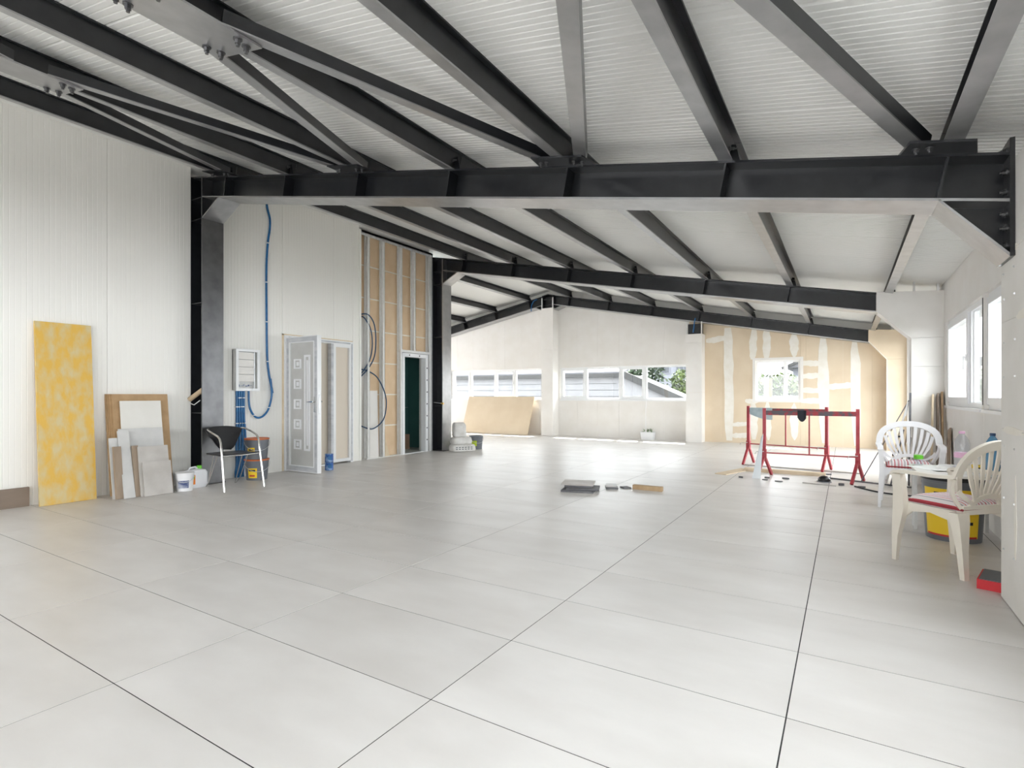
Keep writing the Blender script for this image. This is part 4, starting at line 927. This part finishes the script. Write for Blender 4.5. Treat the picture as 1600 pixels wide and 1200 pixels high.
def cushion(label, loc, rot):
    c = thing('seat_cushion', label, 'cushion', loc, rot, 'striped seat cushions')
    def bump(x, y): return .056*(max(0, 1-abs(x/.205)**5)*max(0, 1-abs(y/.20)**5))**.6*(1-.25*math.exp(-((x)**2+(y)**2)/.002))
    part('pad', MB().sheet(16, 16, lambda u, v: ((u-.5)*.41, (v-.5)*.40, .012+bump((u-.5)*.41, (v-.5)*.40)), (0, 0, -.012)), 'cushion', c, 60, True)
    part('piping', MB().tube([(-.205, -.2, .012), (.205, -.2, .012), (.205, .2, .012), (-.205, .2, .012), (-.205, -.2, .012)], .008, 6), 'cushion_piping', c, 60, True)
cushion('red striped cushion on the cream chair in front', (.655, 4.86, .426), R(45))
cushion('red striped cushion on the white chair by the window', (.585, 7.15, .426), R(178))

t = thing('small_table', 'low table covered with papers between the two plastic chairs', 'table', (.79, 5.78, 0))
part('table_top', MB().box(.50, 1.07, 5.40, 6.17, .545, .562), 'slab_white', t)
for x_, y_ in ((.53, 5.99), (1.04, 5.47), (.53, 6.14), (1.04, 6.14)): part('leg', MB().box(x_-.012, x_+.012, y_-.012, y_+.012, 0, .545), 'galv_pale', t)
bucket('large_bucket', 'large grey bucket with yellow label under the small table', (.765, 5.78, 0), .185, .215, .50, 'bucket_grey', 'black_plastic', [('yellow', -1.05, .95, .08, .86, .002), ('ink', -.6, .2, .74, .80, .003), ('ink', -.55, .3, .62, .655, .003), ('print_red', .32, .8, .50, .58, .003), ('print_red', -1.0, .9, .08, .11, .003), ('ink', .45, .7, .30, .35, .003)], handle=False, face=(-.16, -1))
def sheet_of(cx, cy, hx, hy, rot, z, label, m='paper', t_=.002):
    slab(cx, cy, hx, hy, rot, z, t_, m, label, 'paper_sheet', 'paper', 'papers on the small table')
sheet_of(.72, 5.56, .21, .14, .1, .562, 'cream paper sheet at the near edge of the small table', 'slab_white')
sheet_of(.68, 5.86, .15, .20, .5, .562, 'white paper sheet in the middle of the small table')
sheet_of(.84, 6.02, .15, .11, -.2, .5642, 'white folded paper at the far edge of the small table', t_=.012)
sheet_of(.93, 5.62, .10, .14, .3, .5642, 'white paper sheet near the wall side of the small table')
b = thing('jar', 'small clear jar with green lid on the far corner of the table', 'jar', (.56, 6.08, .562))
part('glass', MB().lathe([(.03, 0), (.034, .006), (.034, .05), (.028, .058)]), 'clear_plastic', b, 50, True); part('lid', MB().lathe([(.034, .056), (.036, .06), (.036, .088), (.03, .092), (.002, .092)]), 'green_cap', b, 40, True)
def bottle(label, c, r, h, m, cap):
    b = thing('water_bottle', label, 'bottle', c, 0)
    pr = [(r*.85, 0), (r, .012), (r, h*.22), (r*.95, h*.25), (r, h*.28), (r, h*.45), (r*.96, h*.48), (r, h*.51), (r, h*.66), (r*.86, h*.78), (r*.52, h*.88), (r*.34, h*.92), (r*.34, h*.95)]
    part('body', MB().lathe(pr), m, b, 50, True); part('cap', MB().lathe([(r*.38, h*.94), (r*.40, h*.945), (r*.40, h), (r*.36, h*1.005), (.002, h*1.005)]), cap, b, 40, True)
    part('wrapper', MB().lathe([(r*1.01, h*.30), (r*1.012, h*.31), (r*1.012, h*.43), (r*1.01, h*.44)]), 'cap_pink' if cap == 'cap_pink' else m, b, 50, True)
bottle('large clear water bottle with pink cap on the small table', (.85, 5.98, .562), .055, .32, 'clear_plastic', 'cap_pink')
bottle('blue water bottle with dark cap on the table beside the window wall', (1.005, 5.72, .562), .048, .325, 'water_blue', 'cap_blue')
b = thing('packet', 'small yellow packet lying on the table near the wall', 'packet', (.93, 5.80, .566))
part('packet', MB().loft([rrect(.04, .055, .012, 0), rrect(.045, .06, .014, .02), rrect(.04, .055, .012, .05)]), 'yellow', b, 40, True); part('mark', MB().box(-.02, .02, -.061, -.058, .02, .038), 'ink', b, None, True)
b = thing('red_box', 'flat red box with dark top on the floor by the right wall', 'box', (.855, 4.47, 0), R(-15))
part('tray', MB().box(-.13, .13, -.15, .13, 0, .058), 'red_box', b, None, True); part('top', MB().box(-.12, .12, -.14, .12, .058, .064), 'bucket_grey', b, None, True)

# planks and profiles leaning by the second boxed column
def pole(name, label, p0, p1, w, h_, m, cat):
    solo(name, MB().bar(p0, p1, w, h_, (1, 0, 0)), m, label, cat, 'lengths leaning by the boxed column')
pole('plank', 'pale plank leaning in the corner below the window, nearest the glass', (1.02, 8.45, .01), (1.06, 8.90, 1.22), .09, .02, 'wood', 'plank')
pole('plank', 'brown plank leaning in the corner below the window, middle of three', (.96, 8.40, .01), (1.02, 8.90, 1.20), .09, .02, 'wood_brown', 'plank')
pole('plank', 'pale plank leaning in the corner below the window, farthest from the glass', (.90, 8.42, .01), (.97, 8.90, 1.19), .07, .02, 'wood_pale', 'plank')
pole('plank', 'short brown board leaning below the window behind the white chair', (1.03, 8.15, .01), (1.07, 8.35, .78), .16, .015, 'mdf', 'plank')
pole('profile', 'dark metal rod leaning against the boxed column at a wide slant', (.18, 8.80, .01), (.72, 8.92, 1.12), .012, .012, 'slab_dark', 'rod')
pole('profile', 'dark upright metal rod against the boxed column edge', (.70, 8.70, .01), (.735, 8.915, 1.22), .022, .022, 'slab_dark', 'rod')
pole('profile', 'pale metal profile leaning against the boxed column', (.46, 8.80, .01), (.715, 8.92, 1.10), .03, .03, 'galv_pale', 'rod')
b = thing('perforated_strip', 'perforated wooden strip leaning behind the white chair', 'strip', (.50, 8.65, 0))
part('strip', MB().bar((.42, 8.62, .01), (.68, 8.91, .90), .012, .06, (0, 1, 0)), 'wood_pale', b)
for k in range(10):
    p = Vector((.42, 8.62, .01)).lerp(Vector((.68, 8.91, .90)), .08+.09*k); part('slot', MB().obox(p+Vector((0, -.035, 0)), (.012, 0, 0), (0, .004, 0), (0, 0, .012)), 'ink', b)
for k in range(3):
    pole('offcut_board', ['first', 'second', 'third'][k]+' dark narrow board leaning low behind the white chair', (.50+.06*k, 8.60, .01), (.66+.04*k, 8.905, .72-.05*k), .05, .018, ['slab_dark', 'mdf', 'slab_taupe'][k], 'board')
solo('cable_loop', MB().tube(smooth_path([(.10, 8.30, .009), (.35, 7.95, .009), (.7, 7.85, .009), (.95, 7.95, .009)]), .009, 6), 'ink', 'black cable on the floor behind the white chair', 'cable', smooth=60)

# ================================================================ outdoors
m = MB().box(-60, 40, 14.65, 90, -3.6, -3.5).box(1.6, 40, -30, 14.65, -3.6, -3.5)
o = link('ground_outside', m.mesh('ground_outside', 'ext_ground')); o['kind'] = 'structure'
b = thing('neighbour_hall', 'long grey neighbouring hall seen through the far window rows', 'building', (-14, 24, -3.5))
part('wall', MB().prism([(-30, 24, -3.5), (-2.5, 24, -3.5), (-2.5, 24, -.64), (-8.72, 24, 2.12), (-30, 24, 2.12)], (0, 3, 0)), 'ext_wall', b)
for k in range(14): part('cladding_joint', MB().box(-29.9, -9.1+(0 if k < 1 else 0), 23.985, 24.0, 1.7-k*.3, 1.712-k*.3) if k < 1 else MB().box(-29.9, -8.9+.6*(k-1)*.0, 23.985, 24.0, 1.7-k*.3, 1.712-k*.3), 'ext_trim', b)
part('gutter', MB().box(-30, -8.8, 23.75, 24.0, 2.0, 2.18), 'ext_trim', b)
part('verge', MB().bar((-8.8, 23.9, 2.16), (-2.4, 23.9, -.66), .3, .14, (0, 1, 0)), 'ext_trim', b)
part('roof', MB().prism([(-30, 23.9, 2.18), (-8.7, 23.9, 2.18), (-8.9, 27, 2.8), (-30, 27, 2.8)], (0, 0, .08)), 'ext_roof', b)
def house(label, x0, x1, y, z1, ridge, roofm, cols, rows, zw):
    h = thing('house', label, 'house', ((x0+x1)/2, y, -3.5))
    part('wall', MB().box(x0, x1, y, y+8, -3.5, z1), 'ext_house', h)
    part('roof', MB().prism([(x0-.6, y-.7, z1), (x1+.6, y-.7, z1), ((x0+x1)/2, y-.7, z1+ridge)], (0, 9.4, 0)), roofm, h)
    part('eaves', MB().bar((x0-.7, y-.75, z1-.05), ((x0+x1)/2, y-.75, z1+ridge), .2, .2, (0, 1, 0)).bar((x1+.7, y-.75, z1-.05), ((x0+x1)/2, y-.75, z1+ridge), .2, .2, (0, 1, 0)), 'ext_trim', h)
    for r_ in range(rows):
        for k in range(cols):
            cx = x0+(k+.5)*(x1-x0)/cols; zc = zw+r_*2.6
            w = part('window', MB().box(cx-.75, cx+.75, y-.06, y, zc-.1, zc+1.3), 'pvc' if 0 else 'ext_house', h)
            part('window_pane', MB().box(cx-.65, cx-.04, y-.09, y-.06, zc, zc+1.2), 'ext_glass', w); part('window_pane', MB().box(cx+.04, cx+.65, y-.09, y-.06, zc, zc+1.2), 'ext_glass', w)
house('white apartment house with dark windows behind the far trees', -15.5, -9.5, 50, 8, 2.2, 'ext_roof', 3, 4, -2.0)
house('white house with dark eaves seen through the small window', -3.4, 7.5, 46, 3.2, 2.6, 'ext_roof', 3, 2, -.4)
def tree(label, c, h, blobs, m, n=1600, ls=.22):
    t = thing('tree', label, 'tree', c)
    part('trunk', MB().tube([(0, 0, 0), (.08, .02, h*.35), (.02, 0, h*.7)], .16, 8, [.18, .13, .06]), 'bark', t, 60, True)
    mb = MB()
    for k in range(n):
        bx, by, bz, br = random.choice(blobs); d = Vector((random.gauss(0, 1), random.gauss(0, 1), random.gauss(0, 1))).normalized()*br*random.uniform(.55, 1.05)
        p = Vector((bx, by, bz))+d; a = Vector((random.uniform(-1, 1), random.uniform(-1, 1), random.uniform(-1, 1))).normalized()*ls*random.uniform(.6, 1.2); q = a.cross(Vector((random.uniform(-1, 1), random.uniform(-1, 1), random.uniform(-1, 1)))).normalized()*ls*.45
        mb.add([p-a, p+q, p+a, p-q], [(0, 1, 2, 3)])
    part('foliage', mb, m, t, None, True, stuff=True)
tree('bright green tree beyond the right end of the window row', (-7.2, 29, -3.5), 5.5, [(0, 0, 4.3, .9), (.6, .2, 5.0, .8), (-.2, 0, 5.4, .6), (.9, 0, 4.0, .8), (.3, -.2, 3.5, .8)], 'leaf_bright', ls=.14)
tree('dark green conifer mass behind the neighbouring hall', (-11.6, 36, -3.5), 8, [(0, 0, 4.5, 1.8), (0, 0, 6.4, 1.3), (.3, 0, 8, 1.0), (-1.2, .4, 5.2, 1.4), (1, 0, 4, 1.4)], 'leaf_dark', n=2200, ls=.22)
tree('bright green bush row seen through the small window, left part', (-3.6, 31, -3.5), 5, [(0, 0, 4.7, 1.1), (.8, 0, 4.9, .9), (-.7, .2, 4.4, 1.0), (.3, 0, 3.9, 1.0)], 'leaf_bright', n=3600, ls=.15)
tree('bright green bush row seen through the small window, right part', (-1.2, 34, -3.5), 5, [(0, 0, 4.4, 1.0), (.8, 0, 4.2, .9), (-.6, .2, 4.8, .8), (.3, 0, 3.6, 1.0), (1.3, 0, 3.6, .9)], 'leaf_bright', n=3600, ls=.15)
tree('pale green tree outside the windows of the right wall', (4.3, 23.5, -3.5), 6, [(0, 0, 4.6, 1.3), (.6, .8, 5.2, 1.0), (-.2, -1.0, 4.2, 1.1), (1, 2, 4.6, 1.2)], 'leaf_bright', ls=.16)
b = thing('sign_pillar', 'white and yellow pillar standing in front of the bushes outside', 'pillar', (-3.05, 27.5, -3.5))
part('white_face', MB().box(-3.22, -3.02, 27.4, 27.6, -3.5, 2.0), 'ext_house', b); part('yellow_face', MB().box(-3.02, -2.88, 27.42, 27.58, -3.5, 1.9), 'ext_yellow', b)
solo('garden_wall', MB().box(-4.2, -.5, 28.2, 28.5, -3.5, 1.15), 'ext_roof', 'low grey wall outside the small far window', 'wall')
